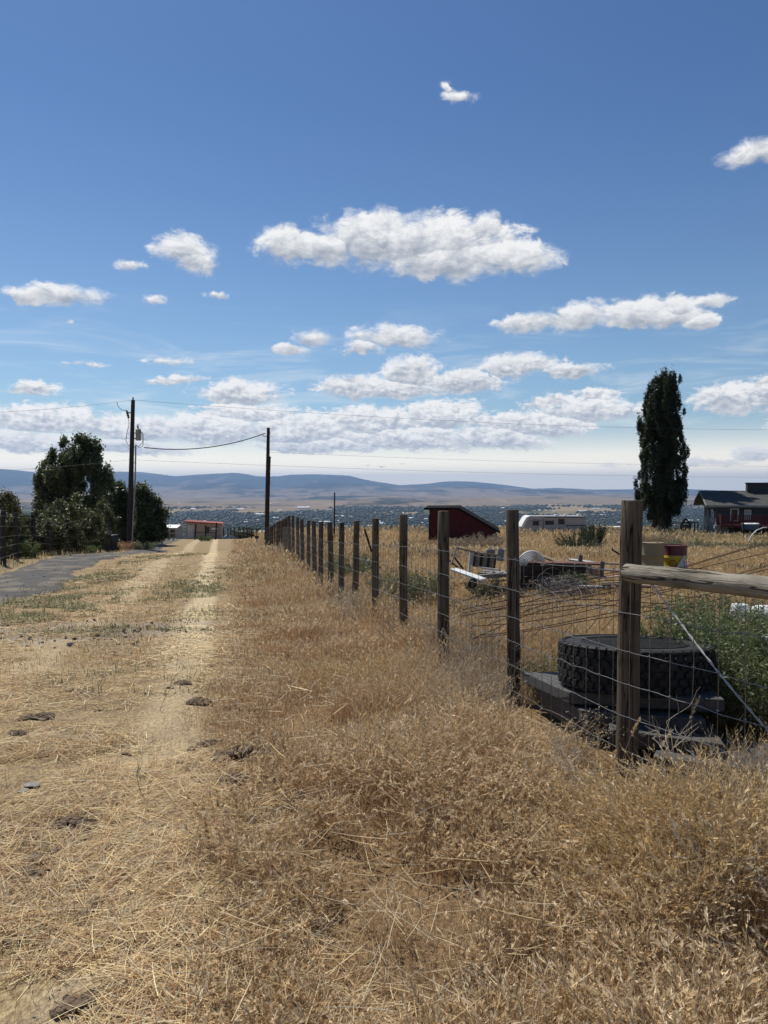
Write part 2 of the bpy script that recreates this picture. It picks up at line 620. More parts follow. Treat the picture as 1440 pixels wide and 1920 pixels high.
def sheet_along(name, ys, lo, hi, ncol, lift, m):
    """a strip following the ground between two lateral offsets (functions of y)"""
    V, q = [], []
    for i, y in enumerate(ys):
        a, b_ = lo(y), hi(y)
        for j in range(ncol + 1):
            s = a + (b_ - a) * j / ncol
            x = s - SLOPE * (y - 4.4)
            e = min(j, ncol - j) / ncol
            V.append((x, y, G(x, y) + (lift if e > 0 else -.05)))
    n = ncol + 1
    for i in range(len(ys) - 1):
        for j in range(ncol):
            k = i * n + j
            q.append((k, k + 1, k + n + 1, k + n))
    o = np_mesh(name, np.array(V), np.array(q), None, m)
    o.data.polygons.foreach_set('use_smooth', [True] * len(q))
    return o


def ragged(y, amp, seed):
    return (float(vnoise(y * .9, 3.3, seed)) - .5) * amp + (float(vnoise(y * 4, 1.3, seed)) - .5) * amp * .4


road = sheet_along('gravel_road', list(np.arange(1, 95, .35)),
                   lambda y: -8.0 + ragged(y, .5, 5) - .02 * max(0, y - 50), lambda y: -5.45 + ragged(y, 1.3, 8) - .045 * max(0, y - 50), 12, .045, road_mat())
tag(road, kind='structure')


# ------------------------------------------------------------------ mountains
def mountain_mat(name, low, high, dark, zlo, zhi):
    m, t, b = new_mat(name)
    P = t.add('ShaderNodeNewGeometry').outputs['Position']
    sx = t.add('ShaderNodeSeparateXYZ')
    t.put(sx.inputs[0], P)
    n = t.noise(t.vm('MULTIPLY', P, (1, .35, 1)), .00055, 7, .60, .6)
    n2 = t.noise(t.vm('MULTIPLY', P, (1, .5, 1)), .0022, 6, .65)
    z = t.m('ADD', sx.outputs[2], t.m('MULTIPLY', t.m('SUBTRACT', n, .5), 380))
    z = t.m('ADD', z, t.step(sx.outputs[0], 1500, 8000, 0, 150 if name == 'mountain_slopes' else 0))
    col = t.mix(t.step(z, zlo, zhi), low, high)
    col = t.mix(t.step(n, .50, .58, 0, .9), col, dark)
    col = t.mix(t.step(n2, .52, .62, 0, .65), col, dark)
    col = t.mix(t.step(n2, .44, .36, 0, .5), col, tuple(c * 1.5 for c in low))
    t.put(b.inputs['Base Color'], col)
    b.inputs['Roughness'].default_value = 1
    b.inputs['Specular IOR Level'].default_value = 0
    return m


sky_px = np.array([(-900, 880), (-300, 876), (0, 879), (40, 882), (100, 888), (160, 889), (220, 884), (270, 885), (300, 889), (330, 893), (365, 890), (400, 888),
                   (440, 886), (465, 889), (482, 893), (520, 893), (545, 890), (580, 889), (620, 890), (655, 892), (700, 902), (750, 910), (800, 907), (830, 903), (855, 902),
                   (885, 903), (920, 906), (960, 911), (1000, 916), (1050, 915), (1100, 917), (1150, 918), (1190, 917), (1290, 917), (1340, 919),
                   (1440, 922), (1800, 915), (2400, 905)], float)


def px_az(px):
    return np.arctan((np.asarray(px) - 720) / F)


_saz = px_az(sky_px[:, 0])
_sel = (HOR - sky_px[:, 1]) / F * np.cos(_saz)


def mount_z(X, Y, A, Rr):
    ridge = 1.7 + 22000 * np.interp(A, _saz, _sel)
    t = np.clip((Rr - 11500) / (22000 - 11500), 0, 1.25)
    prof = np.where(t <= 1, .18 * t + .82 * t ** 2.0, 1 - (t - 1) * 1.6)
    g = np.abs(2 * fbm(X / 2600, Y / 2600, 21, 5) - 1)
    und = (fbm(X / 5200, Y / 3800, 33, 4) - .5)
    base = -150 + (ridge + 150) * prof
    mid = np.clip(4 * np.clip(t, 0, 1) * (1 - np.clip(t, 0, 1)), 0, 1)
    edge = np.clip(t * 5, 0, 1)
    z = base + mid * (und * 300 - g * 210 + 50) + edge * (fbm(X / 500, Y / 500, 41, 3) - .5) * 22
    return np.where(Rr <= 11500, -160, z)


def foot_z(X, Y, A, Rr):
    t = np.clip((Rr - 4400) / (14500 - 4400), 0, 1)
    w = np.sin(math.pi * t ** .75) ** 1.1
    right = .55 - .15 * sstep(.2, .5, A)
    h = np.maximum(0, fbm(X / 2300 + 4, Y / 2000, 57, 5) - .42) * 430 * right
    gul = np.abs(2 * fbm(X / 900, Y / 900, 63, 4) - 1) * 40
    return -156 + w * (h + 4) - w * gul * np.clip(h / 60, 0, 1)


maz = np.linspace(-.95, .95, 620)
V, q = polar_sheet('m', maz, np.linspace(11000, 26500, 90), mount_z, None)
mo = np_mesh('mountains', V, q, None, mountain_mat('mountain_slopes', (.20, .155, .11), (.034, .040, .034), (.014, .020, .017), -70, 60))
mo.data.polygons.foreach_set('use_smooth', [True] * len(q))
tag(mo, kind='structure')
V, q = polar_sheet('f', maz, np.geomspace(4400, 14500, 110), foot_z, None)
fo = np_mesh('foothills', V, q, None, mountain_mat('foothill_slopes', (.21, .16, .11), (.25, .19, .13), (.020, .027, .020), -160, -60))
fo.data.polygons.foreach_set('use_smooth', [True] * len(q))
tag(fo, kind='structure')

# ------------------------------------------------------------------ the valley: woods and buildings
def valley_points(n, y0, y1):
    y = np.exp(rng.uniform(math.log(y0), math.log(y1), n))
    x = rng.uniform(-.60, .60, n) * y
    return x, y


nt = 26000
x, y = valley_points(nt, 2150, 6200)
keep = fbm(x / 700, y / 1100, 71, 4) + .10 * rng.random(nt) - .10 * sstep(3200, 6000, y) > .50
x, y = x[keep], y[keep]
n = len(x)
h = rng.uniform(5, 13, n) * np.clip(y / 3500, .8, 1.6)
w = h * rng.uniform(.5, 1.3, n)
zz = np.interp(y, _ty, _TR)
oct_ = np.array([(1, 0, .45), (0, 1, .5), (-1, 0, .4), (0, -1, .5), (.1, .1, 1), (0, 0, 0)])
Vt = np.stack([x, y, zz], -1)[:, None, :] + oct_[None] * np.stack([w, w, h], -1)[:, None, :]
Vt[..., :2] += rng.normal(0, 1, Vt[..., :2].shape)
tri = np.array([(0, 1, 4, 4), (1, 2, 4, 4), (2, 3, 4, 4), (3, 0, 4, 4), (1, 0, 5, 5), (2, 1, 5, 5), (3, 2, 5, 5), (0, 3, 5, 5)])
fv = [(a + 6 * 0) for a in tri]
me = bpy.data.meshes.new('valley_woods')
faces = (np.arange(n) * 6)[:, None, None] + tri[None, :, :3]
faces = faces.reshape(-1, 3)
me.vertices.add(n * 6)
me.vertices.foreach_set('co', Vt.astype(np.float32).ravel())
me.loops.add(len(faces) * 3)
me.loops.foreach_set('vertex_index', faces.astype(np.int32).ravel())
me.polygons.add(len(faces))
me.polygons.foreach_set('loop_start', np.arange(0, len(faces) * 3, 3, dtype=np.int32))
ca = me.color_attributes.new('Col', 'FLOAT_COLOR', 'POINT')
cc = np.ones((n, 6, 4), np.float32)
cc[:, :, :3] = blend([(.022, .035, .018), (.035, .05, .022), (.05, .06, .028)], n, .2)[:, None, :]
ca.data.foreach_set('color', cc.ravel())
me.update(calc_edges=True)
vw = link('valley_woods', me, M['leaf'])
tag(vw, 'dark tree cover spread across the valley floor', 'woods', kind='stuff')


def gable(mb, c, L, Wd, hw, hr, rot):
    """walls and a gable roof as one closed shell; faces 0 walls, 1 roof"""
    P = [Vector((sx * L / 2, sy * Wd / 2, z)) for sx in (-1, 1) for sy in (-1, 1) for z in (0, hw)]
    P += [Vector((-L / 2, 0, hw + hr)), Vector((L / 2, 0, hw + hr))]
    P = [Matrix.Rotation(rot, 3, 'Z') @ p + Vector(c) for p in P]
    mb.add(P, [(0, 2, 3, 8, 1), (4, 5, 9, 7, 6), (0, 1, 5, 4), (2, 6, 7, 3)], 0)
    mb.add(P, [(1, 8, 9, 5), (3, 7, 9, 8)], 1)


M['farwall'] = mat('pale_distant_wall', (.62, .61, .58), (.50, .49, .46), .8, .05)
M['farroof'] = mat('bright_distant_roof', (.80, .81, .82), (.66, .67, .68), .5, .03)
protos = []
for k in range(5):
    mb = MB()
    gable(mb, (0, 0, 0), [16, 24, 40, 62, 20][k], [12, 14, 20, 26, 14][k], [4.5, 5, 5.5, 6.5, 4.5][k], [3, 3, 3, 3.5, 4][k], 0)
    me_o = mb.build('valley_building', [M['farwall'], M['farroof']])
    protos.append(me_o)
used = 0
rows = []
for k in range(150):
    band = random.random()
    if band < .5:
        py_, px_ = random.gauss(980, 5), random.choice([random.uniform(300, 760), random.uniform(420, 820), random.uniform(880, 1440)])
    elif band < .8:
        py_, px_ = random.uniform(958, 976), random.uniform(260, 1440)
    else:
        py_, px_ = random.uniform(940, 958), random.uniform(200, 1440)
    if py_ < 938 or py_ > 992:
        continue
    yy = (CAMZ + 150) * F / (py_ - HOR)
    rows.append(((px_ - 720) / F * yy, yy))
for x_, y_ in rows:
    p = random.choice(protos)
    if used < len(protos) and p in protos[used:used + 1]:
        o = p
    else:
        o = p.copy()
        C.objects.link(o)
    o.location = (x_, y_, float(np.interp(y_, _ty, _TR)))
    o.rotation_euler = (0, 0, random.gauss(0, .35) + random.choice([0, 0, 0, math.pi / 2]))
    sc_ = random.uniform(.5, 1.0) * min(1.5, max(.8, y_ / 3600))
    o.scale = (sc_, sc_, sc_)
    tag(o, 'tiny pale building with a bright roof far down on the valley floor', 'building', 'buildings scattered over the valley floor')
for p in protos:
    if 'label' not in p:
        bpy.data.objects.remove(p)

# ================================================================== main fence
fence = thing('wire_fence', 'long line of round wooden posts with woven wire mesh and a silvery brace rail', 'fence', (1.476, 4.4, 0))
FO = Vector((1.476, 4.4, 0))
post_px = [(1185, 940, 4.40), (960, 957, 6.16), (831.5, 959, 7.92), (756, 966, 9.68), (704, 973, 11.44), (668.5, 977, 13.2), (641, 980, 14.96),
           (618.5, 980, 16.7), (602, 978.5, 18.5), (588, 977.5, 20.2), (578.5, 976, 22), (566, 974, 23.8), (558, 970, 25.5), (549, 966.7, 27.3),
           (542, 967.5, 29), (537, 970, 30.8), (532.5, 973, 32.6), (528, 976, 34.3), (524, 977, 36), (519.7, 979, 37.8), (515, 982, 39.6),
           (511, 984.7, 41.4), (507.5, 986.7, 43), (503.5, 988, 45), (499.5, 989, 47)]
POSTS = []
for i, (px, py, y) in enumerate(post_px):
    top = W(px, py, y)
    base = Vector((top.x - (0.017 if i == 0 else random.uniform(-.035, .04)), y + random.uniform(-.015, .015), G(top.x, y) - .25))
    POSTS.append((base, top))
POSTS.append((Vector((2.18, 2.85, -.2)), Vector((2.2, 2.85, 1.62))))   # next post toward the viewer, carries the rail


def wood_post(base, top, r, parent, off, name='post', m=None, n=14):
    """a slightly crooked, checked and flat-sawn round post"""
    mb = MB(off)
    k = 9
    pts, rr = [], []
    for i in range(k):
        t = i / (k - 1)
        p = base.lerp(top, t) + Vector((random.uniform(-1, 1), random.uniform(-1, 1), 0)) * .0035
        pts.append(p)
        rr.append(r * (1.04 - .07 * t))
    d = (top - base).normalized()
    pts += [pts[-1] + d * .005]
    rr += [r * .92]
    mb.tube(pts, rr, n, wob=.03)
    return mb.build(name, m or M['post'], parent, smooth=True)


for i, (b_, t_) in enumerate(POSTS):
    wood_post(b_, t_, .064 if i == 0 else (random.uniform(.054, .066) if i < 25 else .065), fence, FO, n=16 if i < 8 else 10)

# brace rail nailed to the face of the corner post
ra, rb = W(1172, 1073, 4.27), W(1440, 1104, 3.47)
rc = ra + (rb - ra) * 1.62
ax = (rc - ra).normalized()
LR = (rc - ra).length
mb = MB()
pts = [Vector((0, 0, 0))] + [Vector((LR * t, random.uniform(-.004, .004), random.uniform(-.004, .004))) for t in np.linspace(.012, 1, 16)]
mb.tube(pts, [.040] + [.0535 * random.uniform(.97, 1.03) for _ in range(16)], 20, wob=.025)
rail = mb.build('brace_rail', M['rail'], fence, smooth=True)
rail.location = ra - FO
rail.rotation_euler = ax.to_track_quat('X', 'Z').to_euler()

# woven wire: horizontal strands on the near face of the posts, uprights every 150 mm
HH = [1.215, .97, .745, .55, .355, .15]


def wire_path():
    P = []
    for b_, t_ in [POSTS[25]] + POSTS[:25]:
        P.append(Vector((t_.x, t_.y, 0)))
    out = []
    for i, p in enumerate(P):
        d = (P[min(i + 1, len(P) - 1)] - P[max(i - 1, 0)]).normalized()
        nrm = Vector((-d.y, d.x, 0))
        nrm = nrm if nrm.x < 0 else -nrm
        out.append(p + nrm * .072)
    return out


WP = wire_path()
mb, knots = MB(FO), MB(FO)
for hgt in HH:
    pts = []
    for i in range(len(WP) - 1):
        a, b_ = WP[i], WP[i + 1]
        steps = 12 if i < 6 else 4
        for k in range(steps):
            t = k / steps
            p = a.lerp(b_, t)
            p.z = G(p.x, p.y) * 0 + float(np.interp(p.y, _ty, _TR)) + hgt + math.sin(t * math.pi) * random.uniform(-.018, .006)
            pts.append(p)
    pts.append(WP[-1] + Vector((0, 0, float(np.interp(WP[-1].y, _ty, _TR)) + hgt)))
    mb.tube(pts, .0025, 5)
mb.build('wire_strands', M['wire'], fence)
mb = MB(FO)
for i in range(len(WP) - 1):
    a, b_ = WP[i], WP[i + 1]
    L = (b_ - a).length
    nn = int(L / .152)
    if i > 16:
        continue
    for k in range(nn):
        p = a.lerp(b_, (k + .5) / nn)
        g0 = float(np.interp(p.y, _ty, _TR))
        lean = random.uniform(-.012, .012)
        pts = []
        for j, hgt in enumerate([HH[0] + .008] + HH[1:] + [.0]):
            pts.append(p + (b_ - a).normalized() * (lean * j / 5 + random.uniform(-.004, .004)) + Vector((0, 0, g0 + hgt)))
        mb.tube(pts, (.0021 if i < 4 else .0024) if i < 9 else .0026, 4)
        if i < 4:
            for q_ in pts[:-1]:
                knots.tube([q_ - (b_ - a).normalized() * .007, q_ + Vector((0, 0, .004)), q_ + (b_ - a).normalized() * .007], .0042, 5)
mb.build('wire_uprights', M['wire'], fence)
tag(knots.build('wire_knots', M['wire'], fence), kind='stuff')

# twisted brace wire running down from the rail
a, b_ = W(1222, 1094, 4.27), W(1440, 1362, 3.52)
b_ = a + (b_ - a) * 1.25
mb = MB(FO)
d = (b_ - a).normalized()
u = d.orthogonal().normalized()
v = d.cross(u)
for ph in (0, math.pi):
    pts = []
    for k in range(90):
        t = k / 89
        an = ph + t * 50
        pts.append(a.lerp(b_, t) + (u * math.cos(an) + v * math.sin(an)) * .0034 + Vector((0, 0, -.035 * math.sin(t * math.pi))))
    mb.tube(pts, .0030, 6)
mb.build('brace_wire', M['pale'], fence)
a, b_ = W(1181, 1062, 4.26), W(1204, 1108, 4.3)
mb = MB(FO)
for z_ in (0, .012):
    c = POSTS[0][1].copy()
    c.z = ra.z + z_ - .005
    mb.tube([c + Vector((math.cos(t) * .074, math.sin(t) * .074, .01 * math.sin(t))) for t in np.linspace(2.4, 5.6, 14)], .002, 4)
mb.build('tie_wire', M['wire'], fence)


# ================================================================== tyre and slabs
def truck_tyre():
    ctr = Vector((1.79, 5.25, .450))
    t = thing('truck_tyre', 'big worn black truck tyre lying flat on the stack of black slabs', 'tyre', ctr)
    t.rotation_euler = (R(-5.2), R(.5), 0)
    Ro, w = .505, .28
    t.scale = (1.06, 1.06, 1.0)
    prof = [(.285, -w * .36), (.30, -w * .47), (.36, -w * .52), (.43, -w * .525), (.468, -w * .50), (.482, -w * .46), (.490, -w * .30), (.493, 0),
            (.490, w * .30), (.482, w * .46), (.468, w * .50), (.43, w * .525), (.36, w * .52), (.30, w * .47), (.285, w * .36)]
    inner = [(.27, w * .30), (.33, w * .40), (.42, w * .44), (.465, w * .2), (.468, 0), (.465, -w * .2), (.42, -w * .44), (.33, -w * .40), (.27, -w * .30)]
    mb = MB()
    mb.lathe(prof + inner, 96, closed=True)
    mb.build('carcass', M['tyre'], t, smooth=True)
    # tread: five staggered rows of chunky hexagonal blocks
    mb = MB()

    def block(a, z, da, dz, r0, r1, sk):
        P = []
        for rr, sh in ((r0, 1.0), (r1, .86)):
            for (ca, cz) in ((-1, -.35), (-.55, -1), (.55, -1), (1, -.2), (.75, .75), (.1, 1), (-.7, .8)):
                an = a + (ca * da + cz * sk) * sh
                zz = z + cz * dz * sh
                P.append((rr * math.cos(an), rr * math.sin(an), zz))
        n = 7
        mb.add(P, [tuple(range(n - 1, -1, -1)), tuple(range(n, 2 * n))] + [(i, (i + 1) % n, n + (i + 1) % n, n + i) for i in range(n)])
    N = 46
    st = 2 * math.pi / N
    for k in range(N):
        j = random.uniform(-.06, .06) * st
        for row, (z, dz, off, sk) in enumerate([(-.105, .0225, 0, .012), (-.055, .0235, .5, -.012), (-.003, .021, .1, .014), (.049, .0235, .6, -.012), (.100, .0225, .15, .012)]):
            block((k + off) * st + j, z, st * .45, dz * 1.12, .484, .5065 - .004 * abs(z) / .09, sk)
        a = (k + .15) * st
        for sgn in (-1, 1):   # shoulder lugs rolling over the edge
            P = []
            for (rr, zz) in ((.4975, .125), (.500, .141), (.478, .152), (.462, .149)):
                for da in (-.40, .40):
                    P.append((rr * math.cos(a + da * st), rr * math.sin(a + da * st), sgn * zz))
            mb.add(P, [(0, 1, 3, 2), (2, 3, 5, 4), (4, 5, 7, 6), (0, 2, 4, 6), (1, 7, 5, 3)])
    mb.build('tread', M['tyre'], t)
    # raised lettering on the sidewall, one dark ring and a bead rim line
    mb = MB()
    for r_, h_ in ((.452, .145), (.345, .147), (.312, .142)):
        mb.lathe([(r_ - .004, h_ - .004), (r_ - .002, h_ + .0025), (r_ + .002, h_ + .0025), (r_ + .004, h_ - .004)], 96, closed=False)
    mb.build('sidewall_ribs', M['tyre'], t, smooth=True)
    return t


TY = truck_tyre()
# lettering cast on the sidewall
cu = bpy.data.curves.new('lettering', 'FONT')
cu.body = 'DEVI'
cu.size = .075
cu.extrude = .002
tmp = bpy.data.objects.new('lettering', cu)
C.objects.link(tmp)
bpy.context.view_layer.update()
me = bpy.data.meshes.new_from_object(tmp.evaluated_get(bpy.context.evaluated_depsgraph_get()))
bpy.data.objects.remove(tmp)
cv = np.array([v.co[:] for v in me.vertices])
wid = cv[:, 0].max()
ang = R(36) - (cv[:, 0] - wid / 2) / .385
rr = .365 + cv[:, 1]
newv = np.stack([rr * np.cos(ang), rr * np.sin(ang), cv[:, 2] + .1485], -1)
for v_, c_ in zip(me.vertices, newv):
    v_.co = c_
M['print'] = mat('sidewall_print', (.012, .012, .013), (.010, .010, .011), .8, 30)
link('lettering', me, M['print'], TY)


def slab(label, pts, thick, plane=None):
    """a moulded slab from plan corners (x, y); top height from a plane (z0, dz/dx, dz/dy) about (1.3, 5)"""
    z0, ax_, ay_ = plane
    T = [Vector((x, y, z0 + ax_ * (x - 1.3) + ay_ * (y - 5))) for x, y in pts]
    c = sum(T, Vector()) / len(T)
    o = thing('plastic_slab', label, 'slab', c, group='stacked black slabs')
    mb = MB(c)
    mb.prism([p - Vector((0, 0, thick)) for p in T], (0, 0, thick))
    mb.build('slab_body', M['slab'], o, bevel=.007, segs=2)
    mb = MB(c)
    mb.prism([c.lerp(p, .86) - Vector((0, 0, thick + .022)) for p in T], (0, 0, .021))
    mb.build('under_ledge', M['slab'], o, bevel=.006)
    return o


slab('thick black slab directly under the truck tyre, top of the stack', [(1.27, 5.04), (2.13, 4.58), (2.36, 5.75), (1.12, 5.90)], .082, (.303, .05, -.085))
slab('black slab second from the top, jutting slightly left and forward under the first', [(1.33, 4.93), (2.00, 4.55), (2.12, 5.5), (1.20, 5.72)], .085, (.200, .05, -.06))
slab('black slab third from the top, set back and shaded inside the stack', [(1.31, 5.05), (1.88, 4.75), (2.0, 5.6), (1.22, 5.7)], .085, (.105, .03, -.03))
slab('dusty black slab sticking out in front of the stack like a step', [(1.43, 4.66), (2.03, 4.36), (2.16, 4.86), (1.56, 5.05)], .085, (.165, .0, -.01))
slab('lowest black slab lying flat in the grass in front of the step slab', [(1.62, 4.40), (2.20, 4.16), (2.52, 4.60), (1.85, 4.84)], .06, (.085, 0, 0))


# ================================================================== rusty wire panels
def wire_panel(label, c00, c10, c01, c11, bulge, nu, nv, rad, twist=.0, name='rusty_wire_panel'):
    o = thing(name, label, 'wire mesh', (c00 + c11) / 2, group='sprung rusty wire mesh')
    off = o.location
    mb = MB(off)

    wv_ = [random.uniform(-.06, .06) for _ in range(40)]

    def S(u, v):
        p = c00 * (1 - u) * (1 - v) + c10 * u * (1 - v) + c01 * (1 - u) * v + c11 * u * v
        return p + bulge * (math.sin(math.pi * u) * (.6 + .4 * v)) + Vector((0, 0, .02 * math.sin(9 * u + 5 * v)))
    for j in range(nv):
        v = j / (nv - 1)
        e = random.uniform(-.04, .06)
        mb.tube([S(u, v + .05 * math.sin(u * 3 + j * 1.7) + wv_[j] * (1 + 2 * u)) for u in np.linspace(0 - e, 1 + e, 22)], rad, 5)
    mb.build('long_wires', M['rust'], o)
    mb = MB(off)
    for i in range(nu):
        u = (i + random.uniform(-.15, .15)) / (nu - 1)
        mb.tube([S(u + .07 * math.sin(v * 2.5) + wv_[20 + i % 20] * v, v) for v in np.linspace(-.06, 1.06, 12)], rad, 5)
    mb.build('cross_wires', M['rust'], o)
    return o


def Wg(px, y, dz=0.0):
    """point on the ground (plus dz) in a pixel column at distance y"""
    x = (px - 720) / F * y * 1.0
    return Vector((x, y, G(x, y) + dz))


wire_panel('sprung sheet of rusty reinforcing mesh arching up right of the corner post', W(900, 1135, 8.2), W(1470, 1003, 8.6), W(885, 1200, 7.0), W(1560, 1085, 6.2), Vector((0, 0, -.10)), 13, 7, .0042)
wire_panel('loosely rolled rusty mesh lying low behind the second post and tyre', W(890, 1120, 7.9), W(1300, 1010 + 60, 7.6), W(905, 1180, 6.8), W(1330, 1150, 6.3), Vector((0, .1, .16)), 12, 6, .004)

# ================================================================== oil drums
def drum(name, label, px, y, ytop, body, ring_z=(.30, .58), r=.29, h=.88, lidm=None):
    x = (px - 720) / F * y
    top = W(px, ytop, y).z
    o = thing(name, label, 'drum', (x, y, top - h))
    ridge = []
    for z0 in ring_z:
        ridge += [(r, z0 - .022), (r + .011, z0 - .006), (r + .011, z0 + .006), (r, z0 + .022)]
    prof = [(r - .012, 0), (r + .006, .004), (r + .006, .016), (r, .022)] + ridge + [(r, h - .022)]
    mb = MB()
    mb.lathe(prof, 40)
    bo = mb.build('drum_body', body, o, smooth=True)
    mb = MB()
    mb.lathe([(r + .002, h - .024), (r + .008, h - .018), (r + .008, h - .002), (r - .006, h), (r - .012, h - .014), (.001, h - .014)], 40)
    mb.build('lid', lidm or body, o, smooth=True)
    mb = MB()
    mb.lathe([(.03, h - .016), (.03, h - .004), (.001, h - .003)], 12, c=(.17, .05, 0))
    mb.build('bung_cap', M['darkmetal'], o, smooth=True)
    return o


def band_mat():
    """yellow drum with a red upper band"""
    m, t, b = new_mat('yellow_drum_with_red_band')
    co = t.coord('Object')
    sx = t.add('ShaderNodeSeparateXYZ')
    t.put(sx.inputs[0], co)
    n = t.noise(co, 6, 5, .65)
    yel = t.mix(t.step(n, .5, .75, 0, .5), (.40, .30, .02), (.26, .18, .02))
    red = t.mix(t.step(n, .5, .75, 0, .5), (.085, .006, .009), (.06, .007, .009))
    t.put(b.inputs['Base Color'], t.mix(t.step(sx.outputs[2], .640, .643), yel, red))
    b.inputs['Roughness'].default_value = .5
    return m


drum('oil_drum', 'cream steel drum half hidden behind the corner post beside the yellow one', 1222, 17.8, 1016.5, M['cream'])
dr = drum('oil_drum', 'yellow steel drum with a red top band and a shell shaped emblem', 1266, 18.1, 1022, band_mat(), lidm=M['drumred'])
# emblem: scallop outline on the side facing the camera
mb = MB()
cdir = Vector((-dr.location.x, -dr.location.y, 0)).normalized()
th0 = math.atan2(cdir.y, cdir.x) - .12
pts = []
for k in range(37):
    a = 2 * math.pi * k / 36
    rr = .075 * (1 + .05 * math.cos(6 * a))
    th = th0 + rr * math.cos(a) / .292
    pts.append((.2925 * math.cos(th), .2925 * math.sin(th), .45 + rr * math.sin(a) * 1.05))
mb.tube(pts, .010, 5)
for k in range(-2, 3):
    th1, th2 = th0 + k * .012 / .292, th0 + k * .03 / .292
    mb.tube([(.2925 * math.cos(th1), .2925 * math.sin(th1), .395), (.2925 * math.cos(th2), .2925 * math.sin(th2), .505 - abs(k) * .008)], .0035, 4)
mb.build('emblem', M['emblem'], dr)
# pale scrap panel leaning on the drum
yb = 17.7
o = thing('metal_scrap', 'pale triangular scrap panel leaning against the yellow drum', 'scrap panel', W(1284, 1090, yb))
mb = MB(o.location)
mb.prism([W(1283, 1040, yb + .12), W(1268, 1066, yb), W(1262, 1098, yb - .05), W(1291, 1098, yb - .05), W(1289, 1062, yb + .05)], (.01, .03, 0))
mb.build('panel', M['pale'], o, bevel=.006)
mb = MB(o.location)
mb.tube([W(1282, 1052, yb - .02), W(1284, 1062, yb - .03), W(1280, 1068, yb - .03)], .008, 5)
mb.build('torn_mark', M['darkmetal'], o)

# ================================================================== scrap pile behind the fence
ys = 17.0
# dark box with a board lid
bl, br_, ty_, by_ = 976, 1101, 1060, 1112
o = thing('timber_crate', 'dark open sided timber crate under boards in the scrap pile', 'crate', W(1038, by_, ys))
L0, L1 = W(bl, by_, ys), W(br_, by_, ys)
hh = W(bl, ty_, ys).z - L0.z
wd = L1.x - L0.x
mb = MB(o.location)
for k in range(5):
    z0 = L0.z + hh * k / 5
    mb.box((L0.x + wd / 2, ys, z0 + hh / 10), (wd, .028, hh / 5 - .012), Matrix.Rotation(random.uniform(-.006, .006), 3, 'Y'))
mb.build('front_boards', M['darkwood'], o, bevel=.003)
mb = MB(o.location)
for sx_ in (.02, wd - .02):
    mb = MB(o.location)
    mb.box((L0.x + sx_, ys + .40, L0.z + hh / 2), (.03, .76, hh))
    mb.build('side_board', M['darkwood'], o, bevel=.003)
mb = MB(o.location)
mb.box((L0.x + wd / 2, ys + .8, L0.z + hh / 2), (wd - .07, .03, hh))
mb.build('back_board', M['darkwood'], o, bevel=.003)


def board(name, label, p, q_, wid, thick, m, cat='board', group=None, up=Vector((0, 0, 1)), roll=0):
    o = thing(name, label, cat, (p + q_) / 2, group=group)
    d = (q_ - p)
    X = d.normalized()
    Y = up.cross(X).normalized()
    Z = X.cross(Y)
    rot = Matrix((X, Y, Z)).transposed() @ Matrix.Rotation(roll, 3, 'X')
    mb = MB()
    # three plies so that the ends read ragged
    L = d.length
    mb.box((0, 0, 0), (L, wid, thick), rot)
    mb.box(rot @ Vector((L * .25, wid * .12, thick * .55)), (L * .46, wid * .7, thick * .14), rot)
    mb.build('plank', m, o, bevel=.004)
    mb = MB()
    for sx_ in (-.42, .42):
        for sy in (-.28, .28):
            mb.tube([rot @ Vector((sx_ * L, sy * wid, thick * .45)), rot @ Vector((sx_ * L, sy * wid, thick * .5 + .012))], .006, 6)
    mb.build('nail_heads', M['rust'], o)
    return o


board('board', 'long dark reddish board lying across the top of the timber crate', W(990, 1054, ys + .3), W(1124, 1057, ys + .1), .42, .035, M['redwood'])
board('board', 'pale board lying on the timber crate behind the dark reddish one', W(1068, 1049, ys + .8), W(1112, 1055, ys + .5), .22, .03, M['pale'])
board('plank', 'cream plank sloping down beside the white hoops on the scrap pile', W(999, 1036, ys + 1.0), W(1048, 1055, ys + .5), .16, .04, M['cream'], 'plank')
board('board', 'long thin grey board stretching right from the timber crate to the corner post', W(1085, 1055, ys + .9), W(1172, 1058, ys + .2), .12, .03, M['oldwood'])
board('board', 'pinkish board standing on edge at the right end of the scrap pile', W(1109, 1071, ys + .7), W(1127, 1074, ys + .8), .20, .03, M['pinkwood'], roll=1.3)
board('board', 'white painted panel tipped on edge between crate and pinkish board', W(1103, 1068, ys + .75), W(1109, 1069, ys + .8), .26, .03, M['pale'], roll=1.4)
board('board', 'pale grey board lying low to the right of the pinkish board', W(1126, 1066, ys + .8), W(1170, 1072, ys + .3), .16, .03, M['oldwood'])
board('board', 'short weathered board lying on the ground beneath the pinkish board', W(1112, 1084, ys - .2), W(1160, 1080, ys + .2), .16, .03, M['pinkwood'])
# stub posts in the pile
for lab, px, y0, y1, yy, w_ in (('short square timber stub standing on the boards of the crate', 1088, 1040, 1056, ys + .35, .09),
                                ('short square timber stub at the right end of the pile, half buried', 1128, 1052, 1080, ys + .3, .10)):
    p0, p1 = W(px, y1, yy), W(px, y0, yy)
    o = thing('timber_stub', lab, 'timber', p0)
    mb = MB(p0)
    mb.box((p0 + p1) / 2, (w_, w_, (p1 - p0).length), Matrix.Rotation(.06, 3, 'Y'))
    mb.build('stub', M['oldwood'], o, bevel=.008)
    mb = MB(p0)
    mb.tube([p1 + Vector((0, 0, -.01)), p1 + Vector((.01, 0, .03))], .008, 6)
    mb.build('bolt', M['rust'], o)

